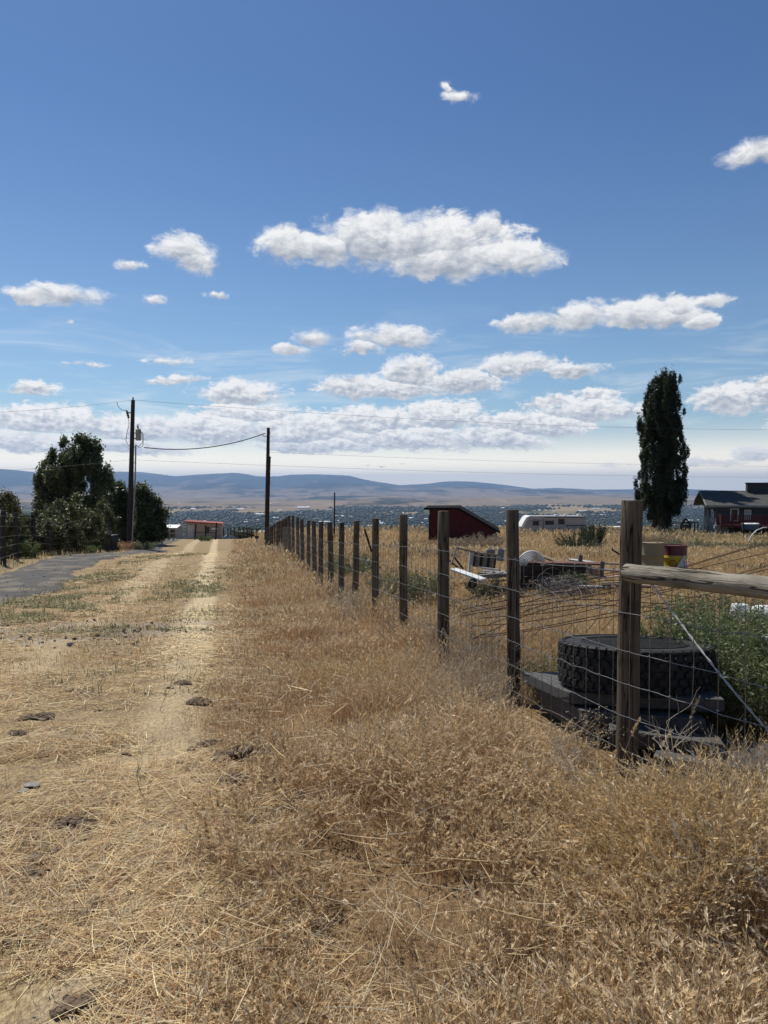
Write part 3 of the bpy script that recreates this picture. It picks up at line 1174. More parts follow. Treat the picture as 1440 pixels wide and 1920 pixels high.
# nest of white plastic hoops
o = thing('plastic_hoops', 'nest of bent white plastic pipe hoops on the scrap pile', 'pipes', W(996, 1060, ys + .4))
for k in range(6):
    mb = MB(o.location)
    c = W(996 + k * .8, 1061, ys + .35 + k * .09)
    rx, rz = .33 - k * .030, .34 - k * .034
    mb.tube([c + Vector((math.cos(a) * rx, .05 * math.sin(a * 2), math.sin(a) * rz)) for a in np.linspace(-.05, math.pi + .05, 22)], .024, 8)
    mb.build('hoop', M['white'], o, smooth=True)

# left half of the pile
yl = 16.0
o = thing('broken_frame', 'broken wooden frame propped up at the left end of the scrap pile', 'frame', W(868, 1062, yl))
mb = MB(o.location)
mb.tube([W(856, 1027, yl), W(905, 1038, yl - .1), W(935, 1041, yl)], .024, 6)
mb.build('top_rail', M['oldwood'], o)
mb = MB(o.location)
mb.tube([W(846, 1058, yl - .3), W(856, 1027, yl)], .024, 6)
mb.build('leg', M['oldwood'], o)
mb = MB(o.location)
mb.tube([W(848, 1040, yl - .1), W(868, 1066, yl + .2)], .022, 6)
mb.build('brace', M['darkwood'], o)
mb = MB(o.location)
mb.tube([W(842, 1050, yl - .2), W(858, 1064, yl)], .018, 6)
mb.build('brace', M['darkwood'], o)
board('white_post', 'narrow white painted post standing in the left end of the scrap pile', W(880, 1072, yl - .2), W(883, 1034, yl), .05, .05, M['pale'], 'post', up=Vector((0, 1, 0)))
board('plank', 'white plank sloping down over a small wheel in the scrap pile', W(850, 1067, yl - .6), W(906, 1087, yl - 1.1), .24, .035, M['white'], 'plank')
board('board', 'pale board lying behind the sloping white plank', W(888, 1080, yl - .5), W(935, 1076, yl - .3), .14, .03, M['oldwood'])
board('board', 'thin bleached board balanced across the dark bin of the pile', W(898, 1064, yl - .2), W(938, 1069, yl - .1), .08, .03, M['pale'])
# overturned box
o = thing('wooden_box', 'dark tipped over wooden box behind the white post', 'box', W(905, 1064, yl + .3))
mb = MB(o.location)
c = W(906, 1050, yl + .5)
rt = Matrix.Rotation(.12, 3, 'Y')
mb.box(c, (.50, .5, .30), rt)
mb.build('box_shell', M['darkwood'], o, bevel=.006)
mb = MB(o.location)
for k in (-.16, 0, .16):
    mb.box(c + rt @ Vector((k, -.262, 0)), (.10, .018, .27), rt)
mb.build('slats', M['oldwood'], o, bevel=.003)
for lab, px, py, s_ in (('grey concrete block standing tallest among the rubble by the second post', 938, 1040, (.15, .2, .28)), ('small grey concrete block lying flat left of the tall one', 919, 1035, (.19, .2, .14))):
    p = W(px, py, yl + 1.2)
    o = thing('concrete_block', lab, 'block', p - Vector((0, 0, s_[2] / 2)))
    mb = MB(o.location)
    mb.box(p, s_, Matrix.Rotation(random.uniform(-.1, .1), 3, 'Y'))
    mb.build('block', M['concrete'], o, bevel=.012)
    mb = MB(o.location)
    mb.box(p + Vector((0, 0, s_[2] / 2 + .004)), (s_[0] * .5, s_[1] * .5, .02))
    mb.build('core', M['darkmetal'], o, bevel=.004)
o = thing('rubble_heap', 'heap of grey rubble and broken boards under the concrete blocks', 'rubble', W(935, 1070, yl + .8))
mb = MB(o.location)
for k in range(34):
    p = W(random.uniform(905, 972), random.uniform(1048, 1080), yl + random.uniform(.1, 1.3))
    p.z = min(p.z, G(p.x, p.y) + .45)
    mb.box(p, (random.uniform(.08, .3), random.uniform(.08, .25), random.uniform(.04, .12)), Matrix.Rotation(random.uniform(-.5, .5), 3, random.choice('XYZ')))
ob = mb.build('rubble', M['concrete'], o, bevel=.01)
tag(ob, kind='stuff')
o = thing('barrow_wheel', 'small dark barrow wheel under the sloping white plank', 'wheel', W(885, 1095, yl - 1.2))
rx = Matrix.Rotation(R(90), 3, 'X') @ Matrix.Rotation(R(35), 3, 'Y')
mb = MB(o.location)
cw = W(886, 1094, yl - 1.2)
mb.lathe([(.085 + .028 * math.cos(a), .027 * math.sin(a)) for a in np.linspace(0, 2 * math.pi, 11)[:-1]], 24, cw, rx, closed=True)
mb.build('tyre', M['tyre'], o, smooth=True)
mb = MB(o.location)
mb.lathe([(.062, -.018), (.066, 0), (.062, .018), (.03, .02), (.028, .035), (.001, .035)], 18, cw, rx)
mb.build('rim', M['rust'], o, smooth=True)

scrap0 = None
for k in range(15):
    px, py = random.choice([(random.uniform(852, 975), random.uniform(1066, 1092)), (random.uniform(1085, 1165), random.uniform(1062, 1090)), (random.uniform(1000, 1170), random.uniform(1088, 1104))])
    yy = ys + random.uniform(-1.5, .6)
    p = Wg(px, yy, random.uniform(.14, .34))
    a_ = random.uniform(-.5, .5)
    o = board('scrap_board', 'weathered scrap board lying loose in the debris behind the fence', p, p + Vector((math.cos(a_), math.sin(a_) * .6, random.uniform(-.06, .12))) * random.uniform(.35, 1.0), random.uniform(.07, .16), .03,
              random.choice([M['oldwood'], M['pale'], M['pinkwood'], M['oldwood'], M['cream'], M['redwood']]), 'board', 'loose scrap boards')

# grey netting thrown in a heap in front of the crate
o = thing('netting_heap', 'crumpled heap of grey chicken wire in front of the timber crate', 'netting', W(1055, 1118, ys - 1.6))
mb = MB(o.location)
for k in range(330):
    c = W(random.gauss(1052, 26), random.gauss(1102, 6), ys - random.uniform(.9, 2.4))
    rr_ = random.uniform(.06, .24)
    ax_ = Vector((random.gauss(0, 1), random.gauss(0, 1), random.gauss(0, .6))).normalized()
    u = ax_.orthogonal().normalized()
    v = ax_.cross(u)
    a0 = random.uniform(0, 6)
    mb.tube([c + (u * math.cos(a) + v * math.sin(a)) * rr_ for a in np.linspace(a0, a0 + random.uniform(1.5, 4.5), 9)], .003, 3, caps=False)
ob = mb.build('loose_wire', M['netting'], o)
tag(ob, kind='stuff')

# white debris far along the fence
yw = 23.0
o = thing('torn_sack', 'torn white plastic sack lying in weeds between two fence posts', 'sack', W(684, 1072, yw))
mb = MB(o.location)
P = []
for i in range(9):
    for j in range(6):
        a = i / 8 * math.pi * 2
        b2 = j / 5
        rr_ = .17 * math.sin(math.pi * (b2 * .9 + .05)) * random.uniform(.75, 1.2)
        P.append(o.location + Vector((math.cos(a) * rr_ * .8 + .10 - b2 * .16, math.sin(a) * rr_ * .6, .02 + b2 * .42)))
mb.add(P, [(i * 6 + j, (i + 1) * 6 + j, (i + 1) * 6 + j + 1, i * 6 + j + 1) for i in range(8) for j in range(5)])
mb.build('sack_skin', M['white'], o)
mb = MB(o.location)
mb.box(W(692, 1052, yw + .3), (.30, .2, .06), Matrix.Rotation(.2, 3, 'Y'))
mb.build('folded_flap', M['pale'], o, bevel=.02)
board('stake', 'old brown stake leaning left behind the fence wire', W(697, 1035, 22.5), W(683.5, 992, 22.5), .06, .06, M['darkwood'], 'stake', up=Vector((0, 1, 0)))
board('stick', 'dark stick poking up out of the scrap pile beside the corner post', W(1166, 1042, 13.5), W(1147, 1030, 13.6), .03, .03, M['darkwood'], 'stick', up=Vector((0, 1, 0)))

# white containers at the right, behind the weeds
yc = 9.0
rot90 = Matrix.Rotation(R(90), 3, 'Y') @ Matrix.Rotation(R(10), 3, 'X')
o = thing('plastic_barrel', 'white plastic barrel lying on its side behind the tall green weeds', 'barrel', Wg(1432, yc))
cb = W(1440, 1158, yc)
mb = MB(o.location)
mb.lathe([(.10, -.36), (.135, -.345), (.145, -.30), (.150, -.1), (.158, -.09), (.158, -.07), (.150, -.06), (.150, .2), (.158, .21), (.158, .23), (.15, .24), (.145, .36), (.10, .38)], 28, cb + Vector((.20, 0, 0)), rot90)
mb.build('barrel_body', M['white'], o, smooth=True)
mb = MB(o.location)
mb.lathe([(.03, -.39), (.035, -.36), (.001, -.36)], 12, cb + Vector((.20, .05, .03)), rot90)
mb.build('bung_cap', M['pale'], o, smooth=True)
o = thing('plastic_bucket', 'small upturned white bucket left of the white barrel', 'bucket', Wg(1388, yc + .3))
mb = MB(o.location)
cb = W(1387, 1146, yc + .3)
mb.lathe([(.115, -.13), (.12, -.12), (.105, .06), (.09, .09), (.001, .095)], 24, cb)
mb.build('bucket_shell', M['white'], o, smooth=True)
mb = MB(o.location)
mb.lathe([(.117, -.115), (.128, -.11), (.128, -.09), (.116, -.085)], 24, cb, closed=True)
mb.build('rim', M['pale'], o, smooth=True)
o = thing('white_tarp', 'bunched white plastic sheet lying low in front of the white barrel', 'tarp', Wg(1430, yc - 2.2))
mb = MB(o.location)
P, nu, nv = [], 26, 12
for i in range(nu):
    for j in range(nv):
        u, v = i / (nu - 1), j / (nv - 1)
        p = W(1370 + u * 130, 1225 - 62 * u ** .7 * math.sin(math.pi * min(1, v + .12)), yc - 2.6 + v * 1.2)
        p.z += .06 * math.sin(u * 17 + v * 5) * v + random.uniform(-.012, .012)
        P.append(p)
mb.add(P, [(i * nv + j, (i + 1) * nv + j, (i + 1) * nv + j + 1, i * nv + j + 1) for i in range(nu - 1) for j in range(nv - 1)])
ob = mb.build('sheet', M['white'], o, smooth=True)
so = ob.modifiers.new('thick', 'SOLIDIFY')
so.thickness = .006

# bent white pipe by the house lawn
o = thing('bent_pipe', 'bent white pipe arching out of the weeds in front of the house', 'pipe', W(1405, 1014, 40))
mb = MB(o.location)
mb.tube([W(1403, 1016, 40), W(1409, 1004, 40), W(1419, 994, 40.2), W(1432, 989, 40.6), W(1437, 989, 41)], .028, 8)
mb.build('pipe_length', M['white'], o, smooth=True)
mb = MB(o.location)
mb.tube([W(1435, 989, 40.9), W(1438, 989, 41.1)], .04, 8)
mb.build('coupling', M['pale'], o, smooth=True)
# ================================================================== utility poles and lines
def Wz(px, py, y):
    return W(px, py, y)


yp = 52.0
pb, pt = W(242.5, 1024, yp), W(249.5, 750, yp)
pole = thing('utility_pole', 'dark leaning utility pole carrying a grey transformer', 'utility pole', pb)
mb = MB(pb)
mb.tube([pb.lerp(pt, t) for t in np.linspace(-.03, 1, 12)], [.20 - .07 * t for t in np.linspace(0, 1, 12)], 12, wob=.02)
mb.build('shaft', M['pole'], pole, smooth=True)
mb = MB(pb)
tc = W(259.5, 826, yp)
mb.lathe([(.17, 0), (.18, .03), (.18, .72), (.19, .74), (.19, .78), (.12, .82), (.001, .83)], 20, tc)
tr = mb.build('transformer', M['greymetal'], pole, smooth=True)
mb = MB(pb)
mb.lathe([(.03, .8), (.07, .84), (.04, .88), (.075, .92), (.04, .96), (.07, 1.0), (.03, 1.04), (.03, 1.14), (.001, 1.15)], 12, tc + Vector((-.03, 0, 0)))
mb.build('bushing', M['cable'], tr, smooth=True)
mb = MB(pb)
mb.box(W(252, 812, yp), (.35, .08, .06))
mb.box(W(252, 822, yp), (.35, .08, .06))
mb.build('hanger_bracket', M['darkmetal'], pole, bevel=.008)
mb = MB(pb)
mb.box(W(243.5, 774, yp), (.32, .07, .07))
mb.build('cutout_bracket', M['darkmetal'], pole, bevel=.008)
mb = MB(pb)
c = W(239.5, 777, yp)
mb.lathe([(.04, -.28), (.10, -.2), (.05, -.13), (.11, -.06), (.05, 0), (.11, .07), (.05, .14), (.09, .2), (.03, .3)], 12, c, Matrix.Rotation(-.25, 3, 'Y'))
mb.build('fuse_cutout', M['cable'], pole, smooth=True)
mb = MB(pb)
mb.tube([W(254.5, 835, yp - .05), W(253.5, 900, yp - .05), W(250, 960, yp - .05), W(247, 1022, yp - .05)], .055, 8)
mb.build('conduit', M['greymetal'], pole, smooth=True)
for lab, pts in (('loop', [(240, 780), (242, 795), (238, 812), (236, 826), (240, 834), (245, 837)]),
                 ('loop', [(263, 808), (268, 812), (269, 826), (268, 836), (262, 840), (255, 834)]),
                 ('loop', [(261, 806), (266, 813), (267, 830), (259, 838), (254, 833)]),
                 ('loop', [(219, 753), (221, 762), (228, 769), (238, 769)])):
    mb = MB(pb)
    mb.tube([W(a, b_, yp - .12) for a, b_ in pts], .02, 5)
    mb.build('jumper_wire', M['cable'], pole, smooth=True)
mb = MB(pb)
mb.lathe([(.03, 0), (.06, .05), (.04, .10), (.065, .14), (.03, .2)], 10, pt)
mb.build('top_insulator', M['cable'], pole, smooth=True)
mb = MB(pb)
for py in (838, 868, 905):
    mb.box(W(250.5, py, yp), (.30, .06, .05))
mb.build('standoff_brackets', M['darkmetal'], pole)

ym = 57.0
mb_, mt_ = W(499.5, 1022, ym), W(503.2, 802, ym)
pole2 = thing('utility_pole', 'bare service pole standing at the far end of the post line', 'utility pole', mb_)
mb = MB(mb_)
mb.tube([mb_.lerp(mt_, t) for t in np.linspace(-.03, 1, 12)], [.175 - .055 * t for t in np.linspace(0, 1, 12)], 12, wob=.02)
mb.build('shaft', M['pole'], pole2, smooth=True)
mb = MB(mb_)
mb.tube([W(506.5, 856, ym - .1), W(504.5, 930, ym - .1), W(503, 1010, ym - .1)], .05, 8)
mb.build('conduit', M['pole'], pole2, smooth=True)
mb = MB(mb_)
mb.tube([W(497, 812, ym - .1), W(492, 815, ym - .2), W(496, 819, ym - .2), W(501, 817, ym - .1)], .02, 5)
mb.build('service_loop', M['cable'], pole2)
mb = MB(mb_)
mb.box(W(505, 812, ym), (.2, .08, .08))
mb.box(W(506, 858, ym), (.18, .08, .10))
mb.build('hardware', M['darkmetal'], pole2, bevel=.01)

p0, p1 = W(626.5, 1004, 66), W(627.5, 925, 66)
o = thing('slender_pole', 'slender dark pole standing alone beyond the dry field', 'pole', p0)
mb = MB(p0)
mb.tube([p0.lerp(p1, t) for t in np.linspace(-.05, 1, 6)], [.075, .073, .07, .066, .062, .058], 10)
mb.build('shaft', M['pole'], o, smooth=True)
mb = MB(p0)
mb.lathe([(.07, 0), (.075, .02), (.06, .07), (.001, .08)], 10, p1)
mb.build('cap', M['darkmetal'], o, smooth=True)

o = thing('marker_post', 'small black marker post with a square head by the far pole', 'marker', W(481.5, 1014, 50))
mb = MB(o.location)
mb.tube([W(481.5, 1016, 50), W(481.5, 991, 50)], .03, 6)
mb.build('stem', M['darkmetal'], o)
mb = MB(o.location)
mb.box(W(481.5, 1007, 50 - .06), (.26, .10, .20))
mb.build('box_head', M['darkmetal'], o, bevel=.02)


def line(label, pts, r, n=40, sag=0.0):
    """a hanging line through the given points"""
    o = None
    P = []
    for i in range(len(pts) - 1):
        a, b_ = pts[i], pts[i + 1]
        for k in range(n):
            t = k / n
            p = a.lerp(b_, t)
            p.z -= sag * 4 * t * (1 - t)
            P.append(p)
    P.append(pts[-1])
    mb = MB()
    mb.tube(P, r, 5)
    o = mb.build('power_line', M['cable'], None, smooth=True)
    return tag(o, label, 'power line')


line('thick service cable sagging between the transformer pole and the bare pole', [W(270, 839, yp), W(498, 812, ym)], .035, sag=.55)
line('topmost thin line running right from the tip of the transformer pole', [W(250, 750, yp), W(1800, 801, 72)], .008, sag=.95)
line('topmost thin line running left from the tip of the transformer pole', [W(249, 750, yp), W(-250, 776, 47)], .008, sag=.35)
line('thin line leaving the bare pole to the right, upper of the low pair', [W(503, 848, ym), W(1900, 873, 76)], .0065, sag=.5)
line('thin line crossing low over the ridge to the right, lower of the low pair', [W(247, 862, yp), W(1900, 892, 76)], .0065, sag=.6)
line('thin line crossing low over the ridge to the left of the transformer pole', [W(246, 862, yp), W(-250, 892, 46)], .0065, sag=.2)

# ================================================================== left fence and roadside things
lf = thing('wire_fence', 'old dark post and wire fence along the hedge beside the gravel road', 'fence', Wg(30, 27))
lfp = [(-70, 955, 20.5), (6, 958, 25), (30, 962, 27), (62, 965, 29.5), (91, 978, 31.5), (110, 980, 34), (126, 974, 36), (139, 977, 38.5), (152, 983, 40.5), (165, 984, 43), (178, 986, 46), (186, 984, 48), (194, 984, 50)]
tops = []
for px, py, y in lfp:
    t_ = W(px, py, y)
    b_ = Vector((t_.x + random.uniform(-.04, .04), y, G(t_.x, y) - .2))
    tops.append((b_, t_))
    wood_post(b_, t_, .085, lf, lf.location, m=M['pole'], n=9)
mb = MB(lf.location)
for f_ in (.92, .75, .58, .42, .25, .12):
    mb.tube([b_.lerp(t_, f_) + Vector((.08, -.05, 0)) for b_, t_ in tops], .006, 4)
mb.build('wire_strands', M['wire'], lf)

yb = 49.0
pbn = Wg(208, yb)
o = thing('wheelie_bin', 'dark navy wheelie bin standing at the roadside by the hedge', 'bin', pbn, rotz=R(-15))
mb = MB()
mb.add([(-.24, -.27, .03), (.24, -.27, .03), (.24, .27, .03), (-.24, .27, .03), (-.31, -.36, .98), (.31, -.36, .98), (.31, .36, .98), (-.31, .36, .98)],
       [(3, 2, 1, 0), (4, 5, 6, 7), (0, 1, 5, 4), (1, 2, 6, 5), (2, 3, 7, 6), (3, 0, 4, 7)])
mb.build('bin_body', M['bin'], o, bevel=.03)
mb = MB()
mb.box((0, -.01, 1.03), (.66, .76, .06), Matrix.Rotation(R(3), 3, 'X'))
mb.build('lid', M['bin'], o, bevel=.02)
for sx_ in (-.27, .27):
    mb = MB()
    mb.lathe([(.03, -.04), (.12, -.035), (.12, .035), (.03, .04)], 16, (sx_, .30, .12), Matrix.Rotation(R(90), 3, 'Y'))
    mb.build('wheel', M['tyre'], o, smooth=True)
o = thing('plastic_jug', 'white jug shaped object hung on a gatepost above the navy bin', 'jug', W(202, 1004, yb - 1))
mb = MB(o.location)
mb.lathe([(.08, -.26), (.13, -.24), (.14, -.05), (.10, .08), (.07, .14), (.08, .26), (.06, .28), (.001, .28)], 14, W(202, 997, yb - 1))
mb.build('jug_body', M['white'], o, smooth=True)
mb = MB(o.location)
mb.tube([W(200.5, 998, yb - 1.12), W(199.5, 994, yb - 1.2), W(201, 990, yb - 1.12)], .018, 6)
mb.build('handle', M['white'], o)
o = thing('gate_post', 'dark gatepost beside the navy bin that holds a white jug', 'post', Wg(199, yb - .8))
wood_post(Wg(199, yb - .8, -.2), W(199.5, 983, yb - .8), .13, o, o.location, name='shaft', m=M['pole'])
mb = MB(o.location)
mb.box(W(200, 985, yb - .94), (.1, .06, .14))
mb.build('hinge_strap', M['darkmetal'], o)

# ================================================================== sheds to the left of the far pole
def building(name, label, cat, px, py, y, L, D, rotz):
    x = (px - 720) / F * y
    return thing(name, label, cat, (x, y, W(px, py, y).z), rotz=rotz)


# tan shed, red lean-to roof
o = building('shed', 'low tan shed with a red metal roof at the end of the gravel road', 'shed', 383, 1008, 95, 4.6, 3, R(8))
mb = MB()
mb.add([(-2.15, -1.5, -.3), (2.15, -1.5, -.3), (2.15, 1.5, -.3), (-2.15, 1.5, -.3), (-2.15, -1.5, 2.05), (2.15, -1.5, 1.75), (2.15, 1.5, 1.75), (-2.15, 1.5, 2.05)],
       [(3, 2, 1, 0), (4, 5, 6, 7), (0, 1, 5, 4), (1, 2, 6, 5), (2, 3, 7, 6), (3, 0, 4, 7)])
mb.build('wall', M['tanwall'], o, bevel=.01)
mb = MB()
mb.box((0, -.1, 2.02), (4.9, 3.7, .09), Matrix.Rotation(R(4), 3, 'Y'))
for k in range(-7, 8):
    mb.box((k * .33, -.1, 2.08 - k * .023), (.05, 3.7, .05), Matrix.Rotation(R(4), 3, 'Y'))
mb.build('roof', M['redroof'], o)
mb = MB()
mb.box((-1.55, -1.53, .85), (.75, .06, 1.75))
d_ = mb.build('door', M['pale'], o, bevel=.01)
mb = MB()
mb.box((-1.28, -1.59, .8), (.05, .05, .14))
mb.build('handle', M['darkmetal'], d_)
for x0, w_, z0, h_ in ((.55, .26, 1.05, .7), (1.4, .8, 1.2, .32)):
    mb = MB()
    mb.box((x0, -1.53, z0), (w_, .05, h_))
    wd_ = mb.build('window', M['glass'] if w_ < .5 else M['white'], o)
    mb = MB()
    for s_ in (-1, 1):
        mb.box((x0 + s_ * (w_ / 2 + .03), -1.54, z0), (.06, .07, h_ + .12))
        mb.box((x0, -1.54, z0 + s_ * (h_ / 2 + .03)), (w_, .07, .06))
    mb.build('frame', M['darkwood'], wd_)
# grey shed with white roof
o = building('shed', 'small grey shed with a bright white roof left of the tan shed', 'shed', 326, 1004, 112, 2, 2, R(-10))
mb = MB()
gable(mb, (0, 0, -.3), 1.9, 2.2, 1.5, .35, 0)
mb.build('wall', M['greywall'], o)
mb = MB()
for s_ in (-1, 1):
    mb.box((0, s_ * .62, 1.42), (2.2, 1.35, .06), Matrix.Rotation(-s_ * math.atan2(.35, 1.1), 3, 'X'))
mb.build('roof', M['whiteroof'], o)
mb = MB()
mb.box((.3, -1.12, .3), (.7, .05, 1.2))
mb.build('door', M['darkwood'], o)
# long low white-roofed building
o = building('long_shed', 'long low shed with a flat white roof beyond the marker post', 'shed', 476, 1003, 130, 6, 4, R(-4))
mb = MB()
gable(mb, (0, 0, -.5), 5.0, 3.4, 1.0, .2, 0)
mb.build('wall', M['greywall'], o)
mb = MB()
for s_ in (-1, 1):
    mb.box((0, s_ * .95, .66), (5.4, 2.0, .07), Matrix.Rotation(-s_ * .12, 3, 'X'))
mb.build('roof', M['whiteroof'], o)
mb = MB()
for k in (-1.6, 0, 1.6):
    mb.box((k, -1.72, .05), (.9, .05, .5))
mb.build('door_openings', M['darkwood'], o)
# rail fence in front of the tan shed
rf = thing('rail_fence', 'short dark post and rail fence in front of the tan shed', 'fence', W(385, 1014, 80))
pp = [(365, 1015, 982, 367.5), (385, 1014, 985, 385.5), (404, 1013, 980, 406)]
for a, y0, y1, b2 in pp:
    wood_post(W(a, y0 + 3, 80), W(b2, y1, 80), .09, rf, rf.location, m=M['pole'], n=8)
mb = MB(rf.location)
mb.tube([W(366, 998, 79.85), W(405, 998.5, 79.85)], .05, 7)
mb.build('rail', M['darkwood'], rf)
mb = MB(rf.location)
mb.tube([W(366, 1007, 79.85), W(405, 1007, 79.85)], .045, 7)
mb.build('rail', M['darkwood'], rf)
# far fence running away
ff = thing('wire_fence', 'row of small dark posts running from the tan shed toward the far pole', 'fence', W(440, 1004, 75))
tp = []
for k, (px, py) in enumerate([(419, 988), (427, 988), (433, 987), (440, 988), (448, 989), (456, 990), (464, 991), (472, 992)]):
    y = 84 - k * 2.2
    b_ = W(px, py + 18, y)
    tp.append(W(px, py, y))
    wood_post(b_, tp[-1], .06, ff, ff.location, m=M['pole'], n=7)
mb = MB(ff.location)
for dz in (.1, .4, .7):
    mb.tube([p - Vector((0, .07, dz)) for p in tp], .008, 4)
mb.build('wire_strands', M['wire'], ff)
o = thing('roadside_barrier', 'small pale barrier boards beside the road left of the tan shed', 'barrier', W(322, 1012, 70))
mb = MB(o.location)
mb.tube([W(315, 1002, 70), W(328, 999, 70)], .06, 6)
mb.build('rail', M['oldwood'], o)
for px in (317, 325):
    mb = MB(o.location)
    mb.tube([W(px, 1014, 70), W(px, 999, 70)], .07, 6)
    mb.build('leg', M['oldwood'], o)

# ================================================================== red shed
ysd = 60.0
o = thing('red_shed', 'dark red lean-to shed with a sloping black roof in the dry field', 'shed', W(865, 1004, ysd))
OF = o.location
A = W(805, 1008, ysd)
zL, zR, zB = W(805, 955, ysd).z, W(930, 990, ysd).z, A.z - .4
xL, xM, xR = W(805, 0 + 955, ysd).x, W(858, 955, ysd).x, W(931, 990, ysd).x
dp = 3.6
sk = .55   # the side wall falls away to the left
mb = MB(OF)
front = [Vector((xL, ysd, zB)), Vector((xR, ysd, zB)), Vector((xR, ysd, zR - .35)), Vector((xM, ysd, zL + .05)), Vector((xL, ysd, zL))]
mb.prism(front, (sk, dp, .1))
mb.build('wall', M['redshed'], o)
mb = MB(OF)
roof = [Vector((xL - .45, ysd - .25, zL + .12)), Vector((xM + .05, ysd - .25, zL + .16)), Vector((xR + .25, ysd - .25, zR - .28)), Vector((xR + .25, ysd - .25, zR - .45)),
        Vector((xM, ysd - .25, zL + .0)), Vector((xL - .45, ysd - .25, zL - .03))]
mb.prism(roof, (sk, dp + .5, .1))
mb.build('roof', M['darkroof'], o, bevel=.01)
mb = MB(OF)
mb.prism([Vector((xL + .35, ysd - .004, zB + .3)), Vector((xL + 1.5, ysd - .004, zB + .3)), Vector((xL + 1.5, ysd - .004, zL - .55)), Vector((xL + .35, ysd - .004, zL - .55))], (0, -.03, 0))
d_ = mb.build('door', M['redshed'], o)
mb = MB(OF)
mb.box((xL + 1.38, ysd - .06, zB + 1.2), (.05, .06, .18))
mb.build('handle', M['darkmetal'], d_)
mb = MB(OF)
for xx in (xL, xR - .02):
    mb.box((xx, ysd - .02, (zB + (zL if xx == xL else zR)) / 2 - .2), (.12, .05, (zL if xx == xL else zR) - zB - .45))
mb.build('corner_board', M['darkwood'], o)

mb = MB(OF)
for k in range(19):
    xx = xL + .2 + k * (xR - xL - .3) / 18
    zt_ = zL if xx < xM else zL + (zR - .35 - zL) * (xx - xM) / (xR - xM)
    mb.box((xx, ysd - .012, (zB + zt_) / 2 - .1), (.05, .03, zt_ - zB - .2))
mb.build('battens', M['redshed'], o)

# ================================================================== travel trailer
yr = 82.0
sc = yr / F
o = thing('travel_trailer', 'white and grey travel trailer parked at the edge of the dry field', 'travel trailer', W(1037, 1003, yr), rotz=0)
OF = o.location
X0, X1 = W(977, 970, yr).x, W(1098, 970, yr).x
zt, zb = W(977, 967.5, yr).z, W(977, 997, yr).z
D = 2.4
H = zt - zb
prof = [(X0 + .22, zb), (X0 + .02, zb + .55), (X0 + .28, zb + H * .62), (X0 + .62, zb + H * .93), (X0 + .95, zt), (X1 - .1, zt), (X1, zt - .1), (X1, zb), ]
mb = MB(OF)
mb.prism([Vector((a, yr, b_)) for a, b_ in prof], (0, D, 0))
mb.build('body', M['rvwall'], o, bevel=.05, segs=3)
mb = MB(OF)
cap = [(X0 + .02, zb + .55), (X0 + .28, zb + H * .62), (X0 + .62, zb + H * .93), (X0 + .95, zt), (X0 + 1.15, zt), (X0 + .82, zb + H * .9), (X0 + .52, zb + H * .6), (X0 + .30, zb + .45)]
mb.prism([Vector((a, yr - .02, b_)) for a, b_ in cap], (0, D + .04, .02))
mb.build('front_cap', M['white'], o, bevel=.02)


def panel(nm, px0, px1, py0, py1, m, d=.025, parent=None, y=yr):
    a, b_ = W(px0, py1, y), W(px1, py0, y)
    mb = MB(OF)
    mb.box(((a.x + b_.x) / 2, y - d / 2 - .002, (a.z + b_.z) / 2), (abs(b_.x - a.x), d, abs(b_.z - a.z)))
    return mb.build(nm, m, parent or o, bevel=.006)


for (a, b_, c, d) in ((999, 1010, 977, 985), (1022, 1038, 976, 984), (1047, 1058, 973, 983)):
    wnd = panel('window', a, b_, c, d, M['glass'], .055)
    m2 = MB(OF)
    P0, P1 = W(a, d, yr), W(b_, c, yr)
    for xx in (P0.x, P1.x):
        m2.box((xx, yr - .03, (P0.z + P1.z) / 2), (.05, .10, P1.z - P0.z + .05))
    m2.build('frame', M['rvdark'], wnd)
dr_ = panel('door', 1018, 1041, 972, 996, M['rvwall'], .035)
panel('door_trim', 1018, 1019.3, 972, 996, M['rvdark'], .05, dr_)
panel('stripe', 1060, 1098, 984, 986.5, M['rvdark'], .02)
mb = MB(OF)
mb.tube([W(990, 978, yr - .02), W(999, 975, yr - .02), W(1008, 975, yr - .02), W(1017, 977, yr - .02)], .03, 5)
mb.build('swoosh_graphic', M['rvdark'], o)
mb = MB(OF)
for (px, w_) in ((1044, .5), (1060, .3), (1085, .3)):
    p = W(px, 967.5, yr + 1.0)
    mb.box((p.x, yr + 1.1, zt + .08), (w_, .5, .2))
mb.build('roof_vents', M['white'], o, bevel=.05)
mb = MB(OF)
mb.tube([W(1023, 969.5, yr - .14), W(1098, 969.8, yr - .14)], .07, 8)
mb.build('awning', M['rvdark'], o, smooth=True)
for px in (1052, 1064):
    mb = MB(OF)
    mb.lathe([(.1, -.1), (.34, -.1), (.36, 0), (.34, .1), (.1, .1)], 20, W(px, 998.5, yr + .2), Matrix.Rotation(R(90), 3, 'X'))
    w_ = mb.build('wheel', M['tyre'], o, smooth=True)
mb = MB(OF)
mb.tube([W(978, 993, yr + 1.2), W(968, 996, yr + 1.2)], .06, 6)
mb.box(W(974, 991, yr + 1.2), (.4, .4, .4))
mb.build('hitch', M['white'], o, bevel=.05)

